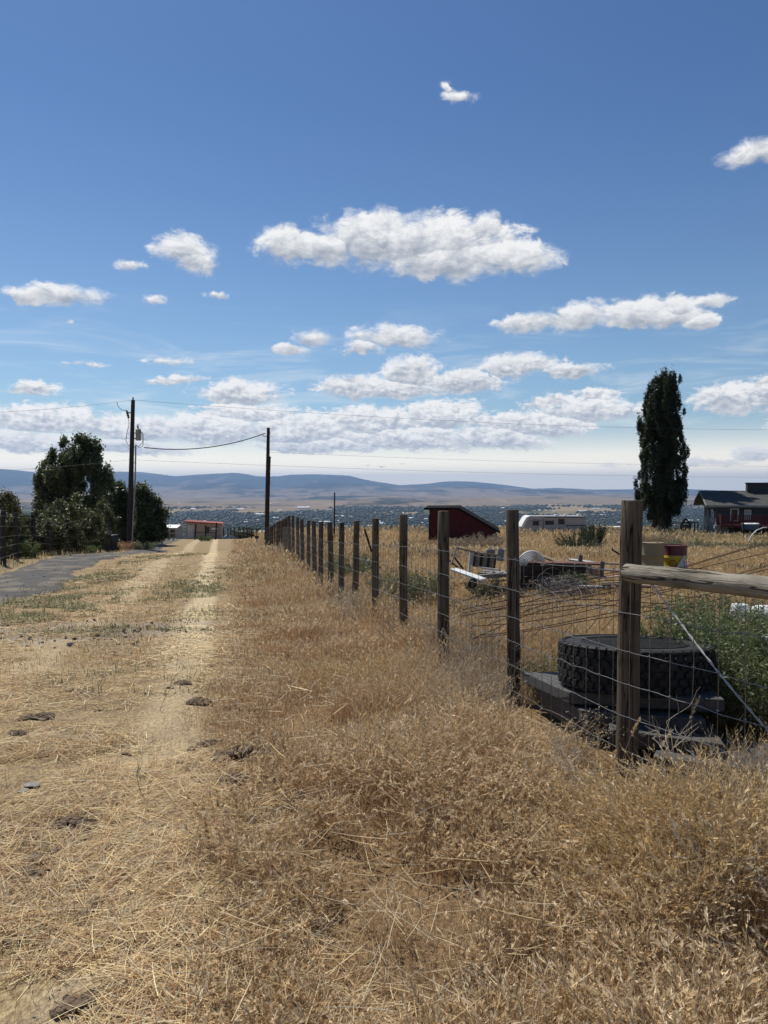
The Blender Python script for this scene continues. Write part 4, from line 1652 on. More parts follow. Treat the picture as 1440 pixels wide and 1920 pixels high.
# low white trailer beside the corner post
o = thing('camper', 'low white roofed camper just left of the poplar trunk, half hidden by grass', 'camper', W(1152, 996, 90))
mb = MB(o.location)
a = W(1138, 989, 90); b_ = W(1196, 995, 90)
mb.box(((a.x + b_.x) / 2, 91, (a.z + b_.z) / 2 - .1), (b_.x - a.x, 2, a.z - b_.z + .35))
mb.build('body', M['white'], o, bevel=.08, segs=3)
mb = MB(o.location)
mb.box(((a.x + b_.x) / 2, 89.97, b_.z - .12), (b_.x - a.x - .2, .05, .14))
mb.build('lower_trim', M['rvdark'], o)

# ================================================================== house
hy = 77.0
hx0 = W(1344, 945, hy)
gnd = W(1344, 1000, hy).z
house = thing('house', 'single storey slate blue house with a red deck and wide chimney', 'house', (hx0.x, hy, gnd), rotz=R(-15))
LW, DW = 19.0, 8.2
EV, RG = 3.07, 4.35
# long walls (blue) and gable end (grey)
mb = MB()
mb.add([(0, 0, -.6), (LW, 0, -.6), (LW, DW, -.6), (0, DW, -.6), (0, 0, EV), (LW, 0, EV), (LW, DW, EV), (0, DW, EV), (0, DW / 2, RG - .05), (LW, DW / 2, RG - .05)],
       [(0, 1, 5, 4), (2, 3, 7, 6), (1, 2, 6, 9, 5), (3, 0, 4, 8, 7)])
mb.build('wall', M['housewall'], house)
mb = MB()
for k in range(9):
    mb.box((-.03, DW / 2, -.45 + k * .235), (.05, DW - .02, .215), Matrix.Rotation(R(-3), 3, 'Y'))
mb.build('gable_siding', M['gablewall'], house)
mb = MB()
ov, sl = .75, (RG - EV) / (DW / 2)
for s_ in (0, 1):
    y0, y1 = (-ov, DW / 2 + .02) if s_ == 0 else (DW / 2 + .02, DW + ov)
    z0, z1 = (EV - ov * sl + .10, RG + .10) if s_ == 0 else (RG + .10, EV - ov * sl + .10)
    mb.add([(-1.1, y0, z0), (LW + 1, y0, z0), (LW + 1, y1, z1), (-1.1, y1, z1), (-1.1, y0, z0 - .16), (LW + 1, y0, z0 - .16), (LW + 1, y1, z1 - .16), (-1.1, y1, z1 - .16)],
           [(0, 1, 2, 3), (7, 6, 5, 4), (0, 4, 5, 1), (1, 5, 6, 2), (2, 6, 7, 3), (3, 7, 4, 0)])
roof = mb.build('roof', M['houseroof'], house)
mb = MB()
mb.box((4.6, DW / 2 - .3, RG + .35), (2.1, .95, 1.0))
mb.box((4.6, DW / 2 - .3, RG + .90), (2.25, 1.1, .12))
mb.build('chimney', M['chimney'], roof, bevel=.02)
mb = MB()
mb.tube([(9.2, DW / 2 - 2, RG - .6), (9.2, DW / 2 - 2, RG + .1)], .06, 8)
mb.build('vent_pipe', M['darkmetal'], roof)
mb = MB()
for yy in (-.78, DW + .78):
    mb.box((LW / 2, yy, EV - ov * sl + .01), (LW + 2.1, .05, .2))
for s_ in (-1, 1):
    mb.box((-1.12, DW / 2 + s_ * (DW / 4 + ov / 2), (EV - ov * sl + RG) / 2 + .01), (.05, DW / 2 + ov + .08, .2), Matrix.Rotation(-s_ * math.atan(sl), 3, 'X'))
mb.build('fascia', M['gablewall'], roof)


def wnd(x0, x1, z0, z1, frame, curtain=False, gable=False):
    mb = MB()
    if gable:
        mb.box((-.02, (x0 + x1) / 2, (z0 + z1) / 2), (.06, x1 - x0, z1 - z0))
    else:
        mb.box(((x0 + x1) / 2, -.01, (z0 + z1) / 2), (x1 - x0, .06, z1 - z0))
    g = mb.build('window', M['pale'] if curtain else M['glass'], house)
    mb = MB()
    for xx in (x0, x1):
        c = (-.04, xx, (z0 + z1) / 2) if gable else (xx, -.04, (z0 + z1) / 2)
        mb.box(c, (.08, .1, z1 - z0 + .1) if gable else (.1, .08, z1 - z0 + .1))
    for zz in (z0, z1):
        c = (-.04, (x0 + x1) / 2, zz) if gable else ((x0 + x1) / 2, -.04, zz)
        mb.box(c, (.075, x1 - x0 - .1, .1) if gable else (x1 - x0 - .1, .075, .1))
    mb.build('frame', frame, g)


wnd(1.35, 2.05, 1.35, 2.55, M['trim'])
wnd(2.55, 3.35, 1.35, 2.55, M['darkmetal'], True)
wnd(4.9, 6.0, 1.55, 2.45, M['darkmetal'])
wnd(7.4, 8.9, 1.05, 2.7, M['darkmetal'])
wnd(11, 12.4, 1.5, 2.5, M['trim'])
wnd(1.7, 3.0, 1.15, 2.35, M['trim'], gable=True)
wnd(4.6, 5.7, 1.25, 2.3, M['darkmetal'], gable=True)
mb = MB()
mb.lathe([(.04, 0), (.12, .1), (.1, .3), (.02, .36)], 10, (-.16, .35, 2.25))
mb.build('wall_lamp', M['darkmetal'], house, smooth=True)
# deck
mb = MB()
for k in range(11):
    mb.box((3.6, -2.15 + k * .2, .98), (7.1, .185, .05))
deck = mb.build('deck', M['deck'], house)
mb = MB()
mb.box((3.6, -2.28, .86), (7.2, .06, .26))
mb.build('rim_board', M['deck'], deck)
mb = MB()
for k in range(8):
    mb.box((.1 + k * 1.0, -2.2, .6), (.11, .11, 2.7))
mb.build('deck_posts', M['deck'], deck)
mb = MB()
mb.box((3.6, -2.2, 1.98), (7.2, .14, .06))
mb.box((3.6, -2.2, 1.15), (7.1, .05, .08))
for k in range(42):
    mb.box((.2 + k * .166, -2.2, 1.55), (.085, .04, .76))
for k in range(12):
    mb.box((.05, -2.1 + k * .17, 1.55), (.04, .085, .76))
mb.box((.05, -1.1, 1.98), (.12, 2.2, .06))
mb.build('railing', M['deck'], deck)
mb = MB()
for xx in (7.25, 8.35):
    mb.add([(xx - .05, -2.2, 2.0), (xx + .05, -2.2, 2.0), (xx + .05, -4.0, .9), (xx - .05, -4.0, .9), (xx - .05, -2.2, 1.84), (xx + .05, -2.2, 1.84), (xx + .05, -4.0, .74), (xx - .05, -4.0, .74)],
           [(0, 1, 2, 3), (7, 6, 5, 4), (0, 4, 5, 1), (1, 5, 6, 2), (2, 6, 7, 3), (3, 7, 4, 0)])
    mb.box((xx, -3.95, .3), (.12, .12, 1.2))
    mb.box((xx, -2.2, 1.3), (.12, .12, 1.45))
for k in range(5):
    mb.box((7.8, -2.4 - k * .32, .85 - k * .2), (1.1, .3, .05))
mb.build('stairs', M['stair'], deck)
# pale foundation block at the corner
mb = MB()
for r_ in range(3):
    for k in range(2):
        mb.box((-.05 + k * .62 + (.2 if r_ % 2 else 0), -.75, -.05 + r_ * .38), (.60, .7, .36))
mb.build('block_pier', M['concrete'], house, bevel=.03)

# pool
p = W(1412, 985, 70)
o = thing('paddling_pool', 'round above ground pool with a blue wall and white rim beside the deck', 'pool', (p.x, 70.5, W(1412, 993, 70).z))
mb = MB()
mb.lathe([(0.72, 0), (0.75, .05), (0.75, .50), (0.70, .52), (0.68, .3), (.001, .3)], 36)
mb.build('pool_wall', M['pool'], o, smooth=True)
mb = MB()
mb.lathe([(0.70 + .075 * math.cos(a), .53 + .06 * math.sin(a)) for a in np.linspace(0, 2 * math.pi, 9)[:-1]], 36, closed=True)
mb.build('rim', M['white'], o, smooth=True)
mb = MB()
mb.box((-.85, -.3, .25), (.14, .14, .75))
mb.build('support_post', M['darkmetal'], o)

# steps left of the house
o = thing('porch_steps', 'small pale porch steps with a handrail at the left end of the house', 'steps', W(1320, 1000, 82))
mb = MB(o.location)
for k in range(4):
    c = W(1317 + k * 2.6, 998 - k * 4, 82)
    mb.box(c, (.4, 1.0, .16))
mb.build('treads', M['pale'], o)
mb = MB(o.location)
mb.tube([W(1314, 990, 81.5), W(1322, 979, 81.5)], .05, 6)
for k in (1315, 1321):
    mb.tube([W(k, 1000, 81.5), W(k, 989 - (k - 1315) * 1.5, 81.5)], .05, 6)
mb.build('handrail', M['pinkwood'], o)

# playset
yy = 80.0
o = thing('swing_set', 'dark timber swing set with a small gabled play tower', 'swing set', W(1285, 1002, yy))
OF = o.location
mb = MB(OF)
mb.tube([W(1258, 981, yy), W(1310, 979.5, yy)], .07, 6)
mb.build('top_beam', M['timber'], o)
for px in (1276, 1295, 1302.5, 1308.5):
    mb = MB(OF)
    mb.tube([W(px, 1002, yy), W(px, 979 if px > 1296 else 984, yy)], .065, 6)
    mb.build('leg', M['timber'], o)
mb = MB(OF)
mb.tube([W(1276, 984, yy - .2), W(1284.5, 972.5, yy - .2), W(1293, 979, yy - .2), W(1296, 984, yy - .2)], .085, 6)
mb.tube([W(1279, 984, yy + 1), W(1286.5, 972.5, yy + 1), W(1295, 984, yy + 1)], .085, 6)
for a, b_ in ((1284.5, 972.5), (1280, 979), (1290, 978)):
    mb.tube([W(a, b_, yy - .3), W(a + 1.5, b_, yy + 1.1)], .06, 5)
mb.build('tower_roof', M['timber'], o)
mb = MB(OF)
for k in range(5):
    mb.box(W(1277 + k * 4.3, 990, yy), (.2, .06, .75))
mb.box(W(1286, 986, yy), (1.1, .1, .1))
mb.build('tower_panel', M['timber'], o)
for px in (1266,):
    mb = MB(OF)
    mb.tube([W(px, 981, yy), W(px, 996, yy)], .03, 4)
    mb.box(W(px + 1.5, 996, yy), (.4, .2, .06))
    mb.build('swing_seat', M['timber'], o)
# ================================================================== trees
def leaf_cloud(centers, radii, n, size, cols, up=.25, shell=.55, ratio=.6, clump_tone=.25):
    """leaves spread through clump ellipsoids; centers (K,3) radii (K,3)"""
    centers, radii = np.array(centers, float), np.array(radii, float)
    K = len(centers)
    vol = radii.prod(1) ** .75
    idx = rng.choice(K, n, p=vol / vol.sum())
    d = unit(n)
    rr = np.clip(np.abs(rng.normal(.60, .22 + .22 * (1 - shell), n)), .05, 1.4)
    pos = centers[idx] + d * radii[idx] * rr[:, None]
    nrm = d * .6 + unit(n) * .8
    nrm[:, 2] += up
    nrm /= np.linalg.norm(nrm, axis=1, keepdims=True)
    along = perp(nrm)
    side = np.cross(nrm, along)
    L = size * rng.uniform(.6, 1.35, n)
    col = blend(cols, n, .16)
    tone = 1 + rng.uniform(-clump_tone, clump_tone, K)
    col = np.clip(col * tone[idx][:, None], .004, 1)
    return pos, along, side, L, L * ratio, col


def crown_clumps(ellips, n, rmin, rmax, vs=1.0):
    """scatter clumps over and through a few big ellipsoids"""
    out, rad = [], []
    e = np.array(ellips, float)
    w = (e[:, 3] * e[:, 4] * e[:, 5]) ** .7
    for _ in range(n):
        k = rng.choice(len(e), p=w / w.sum())
        d = unit(1)[0]
        r = (.35 + .65 * rng.random()) ** .5
        out.append(e[k, :3] + d * e[k, 3:] * r)
        q = rng.uniform(rmin, rmax)
        rad.append((q * rng.uniform(.8, 1.2), q * rng.uniform(.8, 1.2), q * rng.uniform(.7, 1.25) * vs))
    return out, rad


def trunk_mesh(base, top, r0, r1, branches, m, off, seed=0):
    mb = MB(off)
    base, top = Vector(base), Vector(top)
    k = 9
    pts = [base.lerp(top, i / (k - 1)) + Vector((random.uniform(-1, 1), random.uniform(-1, 1), 0)) * (.5 * r0 if 0 < i < k - 1 else 0) for i in range(k)]
    mb.tube(pts, [r0 * (1.35 if i == 0 else 1) * (1 - i / (k - 1)) + r1 * i / (k - 1) for i in range(k)], 9, wob=.06)
    for (t, tip, rb) in branches:
        a = base.lerp(top, t)
        tip = Vector(tip)
        mid = a.lerp(tip, .5) + Vector((0, 0, (tip - a).length * .12))
        mb.tube([a, a.lerp(mid, .6), mid, tip], [rb, rb * .75, rb * .55, rb * .2], 6)
    return mb


def tree(name, label, cat, px, ybase, dist, ellips_px, nclump, rmin, rmax, nleaf, size, cols, trunk_h, r0, group=None, up=.25, shell=.55, depth=.8, ct=.25, vs=1.25):
    """ellips_px: (px, py, half width px, half height px) drawn at distance dist; becomes a real crown with depth"""
    b = W(px, ybase, dist)
    b.z = min(b.z, G(b.x, b.y) + .05) if dist < 60 else b.z
    o = thing(name, label, cat, b, group=group)
    e = []
    for (ex, ey, wx, wy) in ellips_px:
        c = W(ex, ey, dist)
        sx, sz = wx / F * dist, wy / F * dist
        for q in (-.45, .45):
            e.append((c.x, c.y + q * sx * depth, c.z, sx, sx * depth, sz))
    cen, rad_ = crown_clumps(e, nclump, rmin, rmax, vs)
    top = max(c_[2] for c_ in e)
    br = []
    for k in range(min(16, nclump)):
        j = random.randrange(len(cen))
        br.append((random.uniform(.25, .9), tuple(cen[j]), r0 * random.uniform(.2, .4)))
    tp = Vector((np.mean([c_[0] for c_ in e]), dist, top))
    trunk_mesh(b - Vector((0, 0, .3)), tp, r0, r0 * .2, br, M['bark'], b).build('trunk', M['bark'], o, smooth=True)
    bt = Batch()
    bt.diamonds(*leaf_cloud(cen, rad_, nleaf, size, cols, up, shell, clump_tone=ct))
    bt.build('crown', M['leaf'], o, off=b)
    return o


GREEN = [(.065, .09, .034), (.10, .13, .052), (.14, .155, .08), (.075, .095, .044)]
OLIVE = [(.075, .080, .024), (.11, .11, .036), (.14, .125, .045), (.055, .065, .022)]
DARK = [(.022, .036, .016), (.032, .050, .020), (.042, .060, .024)]
# big multi-stemmed tree
tree('broadleaf_tree', 'tallest broad dark green tree with several pointed tops behind the hedge', 'tree', 150, 1030, 56,
     [(148, 842, 15, 32), (170, 850, 14, 28), (192, 864, 13, 26), (124, 858, 14, 30), (97, 868, 13, 34), (78, 886, 10, 28), (150, 866, 34, 30), (96, 890, 24, 32), (152, 890, 40, 40), (105, 905, 32, 36), (192, 892, 18, 30), (100, 935, 34, 36), (190, 925, 24, 34), (140, 965, 62, 36)],
     300, .18, .46, 76000, .20, GREEN, 5, .22, shell=.5, ct=.35, vs=1.7)
tree('broadleaf_tree', 'dark bushy tree standing right behind the transformer pole', 'tree', 228, 1024, 60,
     [(222, 945, 18, 40), (232, 975, 22, 36), (262, 945, 14, 38), (245, 985, 22, 30)], 70, .3, .6, 24000, .20, GREEN, 3, .2, shell=.4)
tree('broadleaf_tree', 'lower rounded tree right of the transformer pole leaning toward the road', 'tree', 282, 1024, 55,
     [(268, 945, 16, 34), (282, 960, 18, 40), (296, 985, 16, 30), (275, 995, 28, 22), (300, 1000, 12, 16)], 80, .26, .55, 26000, .18, DARK + GREEN, 3, .16, shell=.4)
tree('small_tree', 'small olive tree at the end of the hedge, cut off by the photo edge', 'tree', -6, 1040, 42,
     [(0, 955, 30, 26), (18, 940, 14, 14), (-30, 960, 40, 40), (-10, 990, 40, 40)], 60, .22, .5, 14000, .14, OLIVE, 3, .12, shell=.35)


def hedge():
    b = Wg(90, 38)
    o = thing('hedgerow', 'overgrown dark olive hedge behind the old post fence along the road', 'hedge', b)
    e = []
    for px, py, wx, wy, d in [(-40, 1000, 45, 48, 27), (5, 1000, 34, 46, 29), (45, 995, 30, 42, 32), (80, 985, 30, 40, 35), (115, 978, 34, 40, 38), (150, 972, 36, 44, 42), (185, 975, 30, 44, 47),
                              (30, 1010, 40, 36, 31), (100, 1005, 40, 34, 37), (160, 1005, 34, 32, 44), (198, 985, 20, 36, 51), (60, 1000, 60, 32, 33), (20, 1022, 40, 26, 29), (75, 1020, 40, 24, 34), (125, 1016, 36, 24, 39), (170, 1012, 34, 24, 45)]:
        c = W(px, py, d)
        e.append((c.x, c.y, c.z, wx / F * d, wx / F * d * 1.3, wy / F * d))
    cen, rad_ = crown_clumps(e, 300, .16, .42)
    bt = Batch()
    bt.diamonds(*leaf_cloud(cen, rad_, 70000, .115, OLIVE + DARK, .3, .35, clump_tone=.35))
    bt.build('foliage', M['leaf'], o, off=b)
    mb = MB(b)
    for k in range(60):
        px = random.uniform(-30, 200)
        d = 29 + (px + 30) * .095 + random.uniform(-1, 1)
        p0 = Wg(px, d, -.1)
        p1 = p0 + Vector((random.uniform(-.5, .5), random.uniform(-.5, .5), random.uniform(1.2, 2.2)))
        mb.tube([p0, p0.lerp(p1, .5) + Vector((random.uniform(-.1, .1), 0, 0)), p1], [.03, .022, .008], 5)
    mb.build('stems', M['bark'], o)


hedge()


# poplar: upright plumes packed round a tall column
def poplar():
    D = 85.0
    k = D / F
    prof = [(703, 1250, 7), (712, 1245, 22), (730, 1244, 32), (760, 1241, 38), (800, 1241, 41), (850, 1242, 47), (900, 1240, 49), (930, 1238, 47), (955, 1236, 41), (972, 1236, 25), (980, 1236, 14)]
    pr = np.array(prof, float)
    b = W(1240, 992, D)
    o = thing('poplar_tree', 'tall dark columnar poplar standing alone left of the house', 'tree', b)
    cen, rad_ = [], []
    for i in range(560):
        py = rng.uniform(716, 968)
        cx, hw = np.interp(py, pr[:, 0], pr[:, 1]), np.interp(py, pr[:, 0], pr[:, 2])
        a = rng.uniform(0, 2 * math.pi)
        ph = 2.2 * math.sin(py * .05 + 2 * a) + 2.0 * math.sin(py * .021 - 3 * a)
        rr = (.72 + .32 * rng.random()) * (hw + ph) * k
        inner = rng.random() < .42
        if inner:
            rr *= rng.uniform(.1, .75)
        c = W(cx, py, D)
        q = rng.uniform(.34, .6) if inner else rng.uniform(.22, .42)
        cen.append((c.x + math.cos(a) * max(0, rr - q), c.y + math.sin(a) * max(0, rr - q), c.z))
        rad_.append((q, q, q * rng.uniform(2.0, 3.6)))
    # side plumes that stick out
    for (px, py) in [(1277, 800), (1281, 845), (1284, 838), (1287, 905), (1282, 925), (1286, 900), (1196, 930), (1191, 928), (1200, 800), (1272, 712), (1248, 708), (1228, 716), (1216, 728), (1262, 706), (1285, 848), (1279, 772)]:
        c = W(px, py, D)
        cen.append((c.x, c.y + rng.uniform(-1, 1), c.z))
        q = rng.uniform(.18, .30)
        rad_.append((q, q, q * 3))
    n = 240000
    pos, al, si, L, Wd, col = leaf_cloud(cen, rad_, n, .20, [(.018, .030, .013), (.028, .043, .016), (.040, .055, .020), (.052, .064, .026)], .3, .85, clump_tone=.35)
    bt = Batch()
    bt.diamonds(pos, al, si, L, Wd, col)
    bt.build('crown', M['leaf'], o, off=b)
    mb = MB(b)
    for (dx, r_, h_) in ((-.75, .34, 3), (.0, .5, 9), (.85, .36, 4), (.4, .3, 3)):
        base = b + Vector((dx, random.uniform(-.3, .3), -.5))
        mb.tube([base, base + Vector((-dx * .05, 0, h_ * .4)), base + Vector((-dx * .25, 0, h_))], [r_ * 1.25, r_, r_ * .5], 9, wob=.06)
    mb.build('trunk', M['bark'], o, smooth=True)


poplar()


# ================================================================== weeds
def weed(name, label, cat, base, rad_, h, nst, nlf, leaf, cols, stem_m=None, group=None, spread=.8, lw=.3, curve=.25, stemr=.0025):
    """many stems fanning from one root, leaves along them"""
    base = Vector(base)
    o = thing(name, label, cat, base, group=group)
    bt, mb = Batch(), MB(base)
    P, A, Sd = [], [], []
    for s_ in range(nst):
        a = random.uniform(0, 2 * math.pi)
        r_ = rad_ * math.sqrt(random.random()) * .55
        p0 = Vector((base.x + r_ * math.cos(a), base.y + r_ * math.sin(a), 0))
        p0.z = G(p0.x, p0.y) - .02
        out = rad_ * spread * random.uniform(.1, 1)
        hh = h * random.uniform(.55, 1.05) * (1 - .3 * out / max(rad_, .01))
        p2 = p0 + Vector((math.cos(a) * out, math.sin(a) * out, hh))
        p1 = p0.lerp(p2, .5) + Vector((0, 0, hh * curve * .5)) + Vector((random.uniform(-1, 1), random.uniform(-1, 1), 0)) * .04 * h
        pts = []
        for i in range(6):
            t = i / 5
            pts.append(p0 * (1 - t) ** 2 + p1 * 2 * t * (1 - t) + p2 * t * t)
        mb.tube(pts, [stemr * (1.6 - 1.2 * i / 5) for i in range(6)], 4, caps=False)
        for l in range(nlf):
            t = random.uniform(.15, 1)
            i = min(4, int(t * 5))
            q = pts[i].lerp(pts[i + 1], t * 5 - i)
            d = Vector((random.gauss(0, 1), random.gauss(0, 1), random.gauss(.5, .7))).normalized()
            P.append(q + d * leaf * .5 * random.uniform(.7, 2.4))
            A.append(d)
    P, A = np.array(P), np.array(A)
    Sd = perp(A)
    n = len(P)
    L = leaf * rng.uniform(.6, 1.4, n)
    bt.diamonds(P, A, Sd, L, L * lw, blend(cols, n, .2))
    mb.build('stems', stem_m or M['bark'], o)
    bt.build('leaves', M['leaf'], o, off=base)
    return o


FRESH = [(.12, .155, .06), (.16, .195, .085), (.20, .22, .11), (.10, .13, .055)]
SAGE = [(.13, .135, .085), (.17, .17, .11), (.10, .11, .06), (.21, .19, .12)]
M['greenstem'] = mat('green_weed_stem', (.13, .145, .06), (.09, .10, .04), .8, 20)
weed('tall_weeds', 'tallest feathery green weed clump right of the tyre, near the brace wire', 'weeds', Wg(1338, 5.7), .55, 1.02, 230, 80, .034, FRESH, M['greenstem'], lw=.26)
weed('tall_weeds', 'feathery green weed clump at the edge of the photo under the brace rail', 'weeds', Wg(1425, 5.3), .6, .98, 230, 80, .034, FRESH, M['greenstem'], lw=.26)
weed('tall_weeds', 'green weed clump in front of the white tarp', 'weeds', Wg(1400, 6.3), .7, .98, 200, 75, .036, FRESH, M['greenstem'], lw=.26)
weed('tall_weeds', 'pale green weeds sprouting left of the tyre behind the slabs', 'weeds', Wg(1040, 6.2), .28, .42, 50, 50, .03, FRESH, M['greenstem'], lw=.3)
weed('tall_weeds', 'bushy grey green weeds behind the third and fourth posts', 'weeds', Wg(742, 14.2), .55, .80, 90, 60, .05, FRESH + SAGE, M['greenstem'])
weed('tall_weeds', 'grey green weeds right of the fourth post beyond the wire', 'weeds', Wg(800, 14.8), .5, .70, 80, 60, .05, FRESH + SAGE, M['greenstem'])
weed('tall_weeds', 'green weeds around the torn white sack', 'weeds', Wg(662, 21), .8, .8, 80, 60, .06, FRESH + SAGE, M['greenstem'])
weed('tall_weeds', 'low green weeds growing against the front of the timber crate', 'weeds', Wg(1078, 16.3), .4, .62, 60, 50, .05, DARK + FRESH, M['greenstem'])
weed('tall_weeds', 'weedy tangle in front of the tipped dark box', 'weeds', Wg(912, 15.6), .45, .5, 60, 50, .05, SAGE + DARK, M['greystem'])
weed('sagebrush', 'dark leggy sagebrush in front of the travel trailer', 'shrub', Wg(1082, 40), .9, 1.45, 70, 130, .07, DARK + [(.06, .065, .035)], spread=1.1, stemr=.012)
weed('sagebrush', 'rounded dark shrub standing between the trailer and the corner post', 'shrub', Wg(1113, 55), 1.0, 1.75, 70, 150, .10, DARK, spread=.8, stemr=.012)
weed('sagebrush', 'sparse upright shrub right of the leggy sagebrush', 'shrub', Wg(1110, 38), .6, .9, 40, 70, .06, DARK + SAGE, spread=1, stemr=.01)
for k, (px, y, r_, h_, lab) in enumerate([(1228, 52, 1.2, 1.15, 'pale dry bush at the foot of the poplar'), (1252, 50, 1.2, 1.25, 'dry brown bush just right of the poplar trunk'),
                                          (1290, 44, 1.3, 1.0, 'greenest bush in the row below the swing set'), (1262, 46, 1.0, .8, 'greyish bush left of the greenest one below the swing set'),
                                          (1325, 42, 1.3, .75, 'low tan bush in front of the house corner'), (1362, 41, 1.3, .65, 'low olive bush under the red deck'),
                                          (1400, 38, 1.2, .62, 'low grassy bush at the foot of the bent white pipe'), (1436, 37, 1.2, .7, 'low greyish bush right of the bent white pipe')]):
    cols = [SAGE + [(.28, .22, .14)], [(.22, .16, .10), (.30, .23, .15)], FRESH + SAGE, SAGE, [(.24, .19, .11), (.17, .15, .08)], SAGE + FRESH, SAGE + FRESH, SAGE][k]
    weed('field_bush', lab, 'bush', Wg(px, y), r_, h_, 70, 60, .09, cols, M['greystem'], stemr=.008, spread=.9)
weed('field_bush', 'tall pale dead grass clump at the right foot of the red shed', 'bush', Wg(912, 50), 1.4, 1.25, 90, 40, .10, [(.30, .24, .17), (.22, .18, .12)], M['greystem'], stemr=.006)
weed('field_bush', 'low pale dead grass clump in front of the red shed wall', 'bush', Wg(862, 49), 1.3, .95, 90, 40, .10, [(.30, .24, .17), (.22, .18, .12)], M['greystem'], stemr=.006)
weed('roadside_bush', 'bright green low bush at the foot of the hedge', 'bush', Wg(163, 40), .55, .55, 60, 50, .07, [(.09, .13, .03), (.13, .16, .05)], M['greenstem'])
weed('roadside_bush', 'yellow green bush growing through the old fence by the hedge', 'bush', Wg(43, 28.5), .5, .75, 60, 50, .07, [(.09, .12, .03), (.12, .14, .045)], M['greenstem'])
weed('roadside_bush', 'straw coloured weed tuft at the foot of the transformer pole', 'bush', Wg(236, 50), .9, .6, 80, 40, .08, [(.34, .22, .12), (.28, .17, .09)], M['greystem'])
weed('roadside_bush', 'dull green weed tuft right of the transformer pole', 'bush', Wg(272, 50), .9, .65, 80, 40, .08, SAGE + FRESH, M['greenstem'])
weed('roadside_bush', 'small round green bush by the rail fence', 'bush', Wg(384, 68), .7, .55, 50, 40, .1, DARK + FRESH, M['greenstem'])
weed('roadside_bush', 'dark bush on the skyline behind the row of small posts', 'bush', W(462, 1004, 100), 2.2, 1.7, 60, 60, .2, DARK, stemr=.02)


# dead branching weeds by the corner post
def dead_weed(label, base, h, n, m, spread=.7, r=.0028, lean=(0, 0), seeds=0, name='dead_weed'):
    base = Vector(base)
    o = thing(name, label, 'dead weed', base)
    mb = MB(base)
    tips = []

    def grow(p, d, L, rr, lv):
        pts = [p]
        dd = d.copy()
        for i in range(4):
            dd = (dd + Vector((random.gauss(0, .16), random.gauss(0, .16), random.gauss(0, .12)))).normalized()
            pts.append(pts[-1] + dd * L / 4)
        mb.tube(pts, [rr, rr * .9, rr * .8, rr * .65, rr * .5], 4, caps=False)
        tips.append(pts[-1])
        if lv > 0:
            for k in range(random.randint(2, 4)):
                q = pts[random.randint(1, 4)]
                nd = (dd + Vector((random.gauss(0, .7), random.gauss(0, .7), random.gauss(.15, .5)))).normalized()
                grow(q, nd, L * random.uniform(.45, .75), rr * .62, lv - 1)
    for k in range(n):
        a = random.uniform(0, 6.28)
        d = Vector((math.cos(a) * spread * random.random() + lean[0], math.sin(a) * spread * random.random() + lean[1], 1)).normalized()
        grow(base + Vector((math.cos(a), math.sin(a), 0)) * .03, d, h * random.uniform(.35, .6), r, 3)
    mb.build('branches', m, o)
    if seeds and tips:
        T = np.array([t[:] for t in tips for _ in range(seeds)]) + rng.normal(0, .006, (len(tips) * seeds, 3))
        bt = Batch()
        A = unit(len(T))
        bt.diamonds(T, A, perp(A), np.full(len(T), .012), np.full(len(T), .006), blend([(.42, .34, .22), (.5, .42, .3)], len(T), .15))
        tag(bt.build('seed_husks', M['grass'], o, off=base), kind='stuff')
    return o


dead_weed('bleached white branching dead weed in the grass before the corner post', Wg(1160, 3.40), .72, 6, M['deadstem'], .9, .0042, (.2, 0))
dead_weed('grey bushy dead weed spilling over the slabs left of the corner post', Wg(1070, 4.35, .0), .46, 9, M['greystem'], .9, .0022, (.1, -.1), 2)
dead_weed('tangled grey dead weed at the foot of the second post', Wg(918, 5.6), .55, 9, M['greystem'], .8, .0024, (.15, 0), 2)
dead_weed('dead brown weed in the wire between the second and third posts', Wg(880, 6.6), .75, 8, M['greystem'], .6, .0024, (.1, 0), 1)
dead_weed('spindly dead weed near the bottom corner of the grass', Wg(1395, 2.75), .30, 6, M['greystem'], 1.0, .0017, (-.2, 0), 1)
dead_weed('grey dead weed leaning against the wire mesh behind the second post', Wg(985, 6.3), .85, 10, M['greystem'], .6, .0024, (-.1, 0), 1)
dead_weed('tall tangled dead weed between the rusty mesh and second post', Wg(905, 7.6), .8, 12, M['greystem'], .7, .003, (.1, 0), 2)
dead_weed('wide tangled dead weed below the rusty mesh arch', Wg(1060, 7.8), .75, 12, M['greystem'], .9, .003, (.1, 0), 2)
dead_weed('lone thin green stalk standing in the flattened straw', Wg(268, 3.95), .30, 1, M['greenstem'], .1, .0022, (0, 0))
dead_weed('thin bare stalk standing in the mown grass left of the bleached ruts', Wg(188, 6.3), .42, 1, M['greystem'], .1, .0026, (-.1, 0))
dead_weed('thin leaning stalk growing in the bleached rut near the dirt clods', Wg(300, 5.9), .5, 1, M['greystem'], .1, .0026, (.35, 0))

# ================================================================== clods and stones
CLODS = []


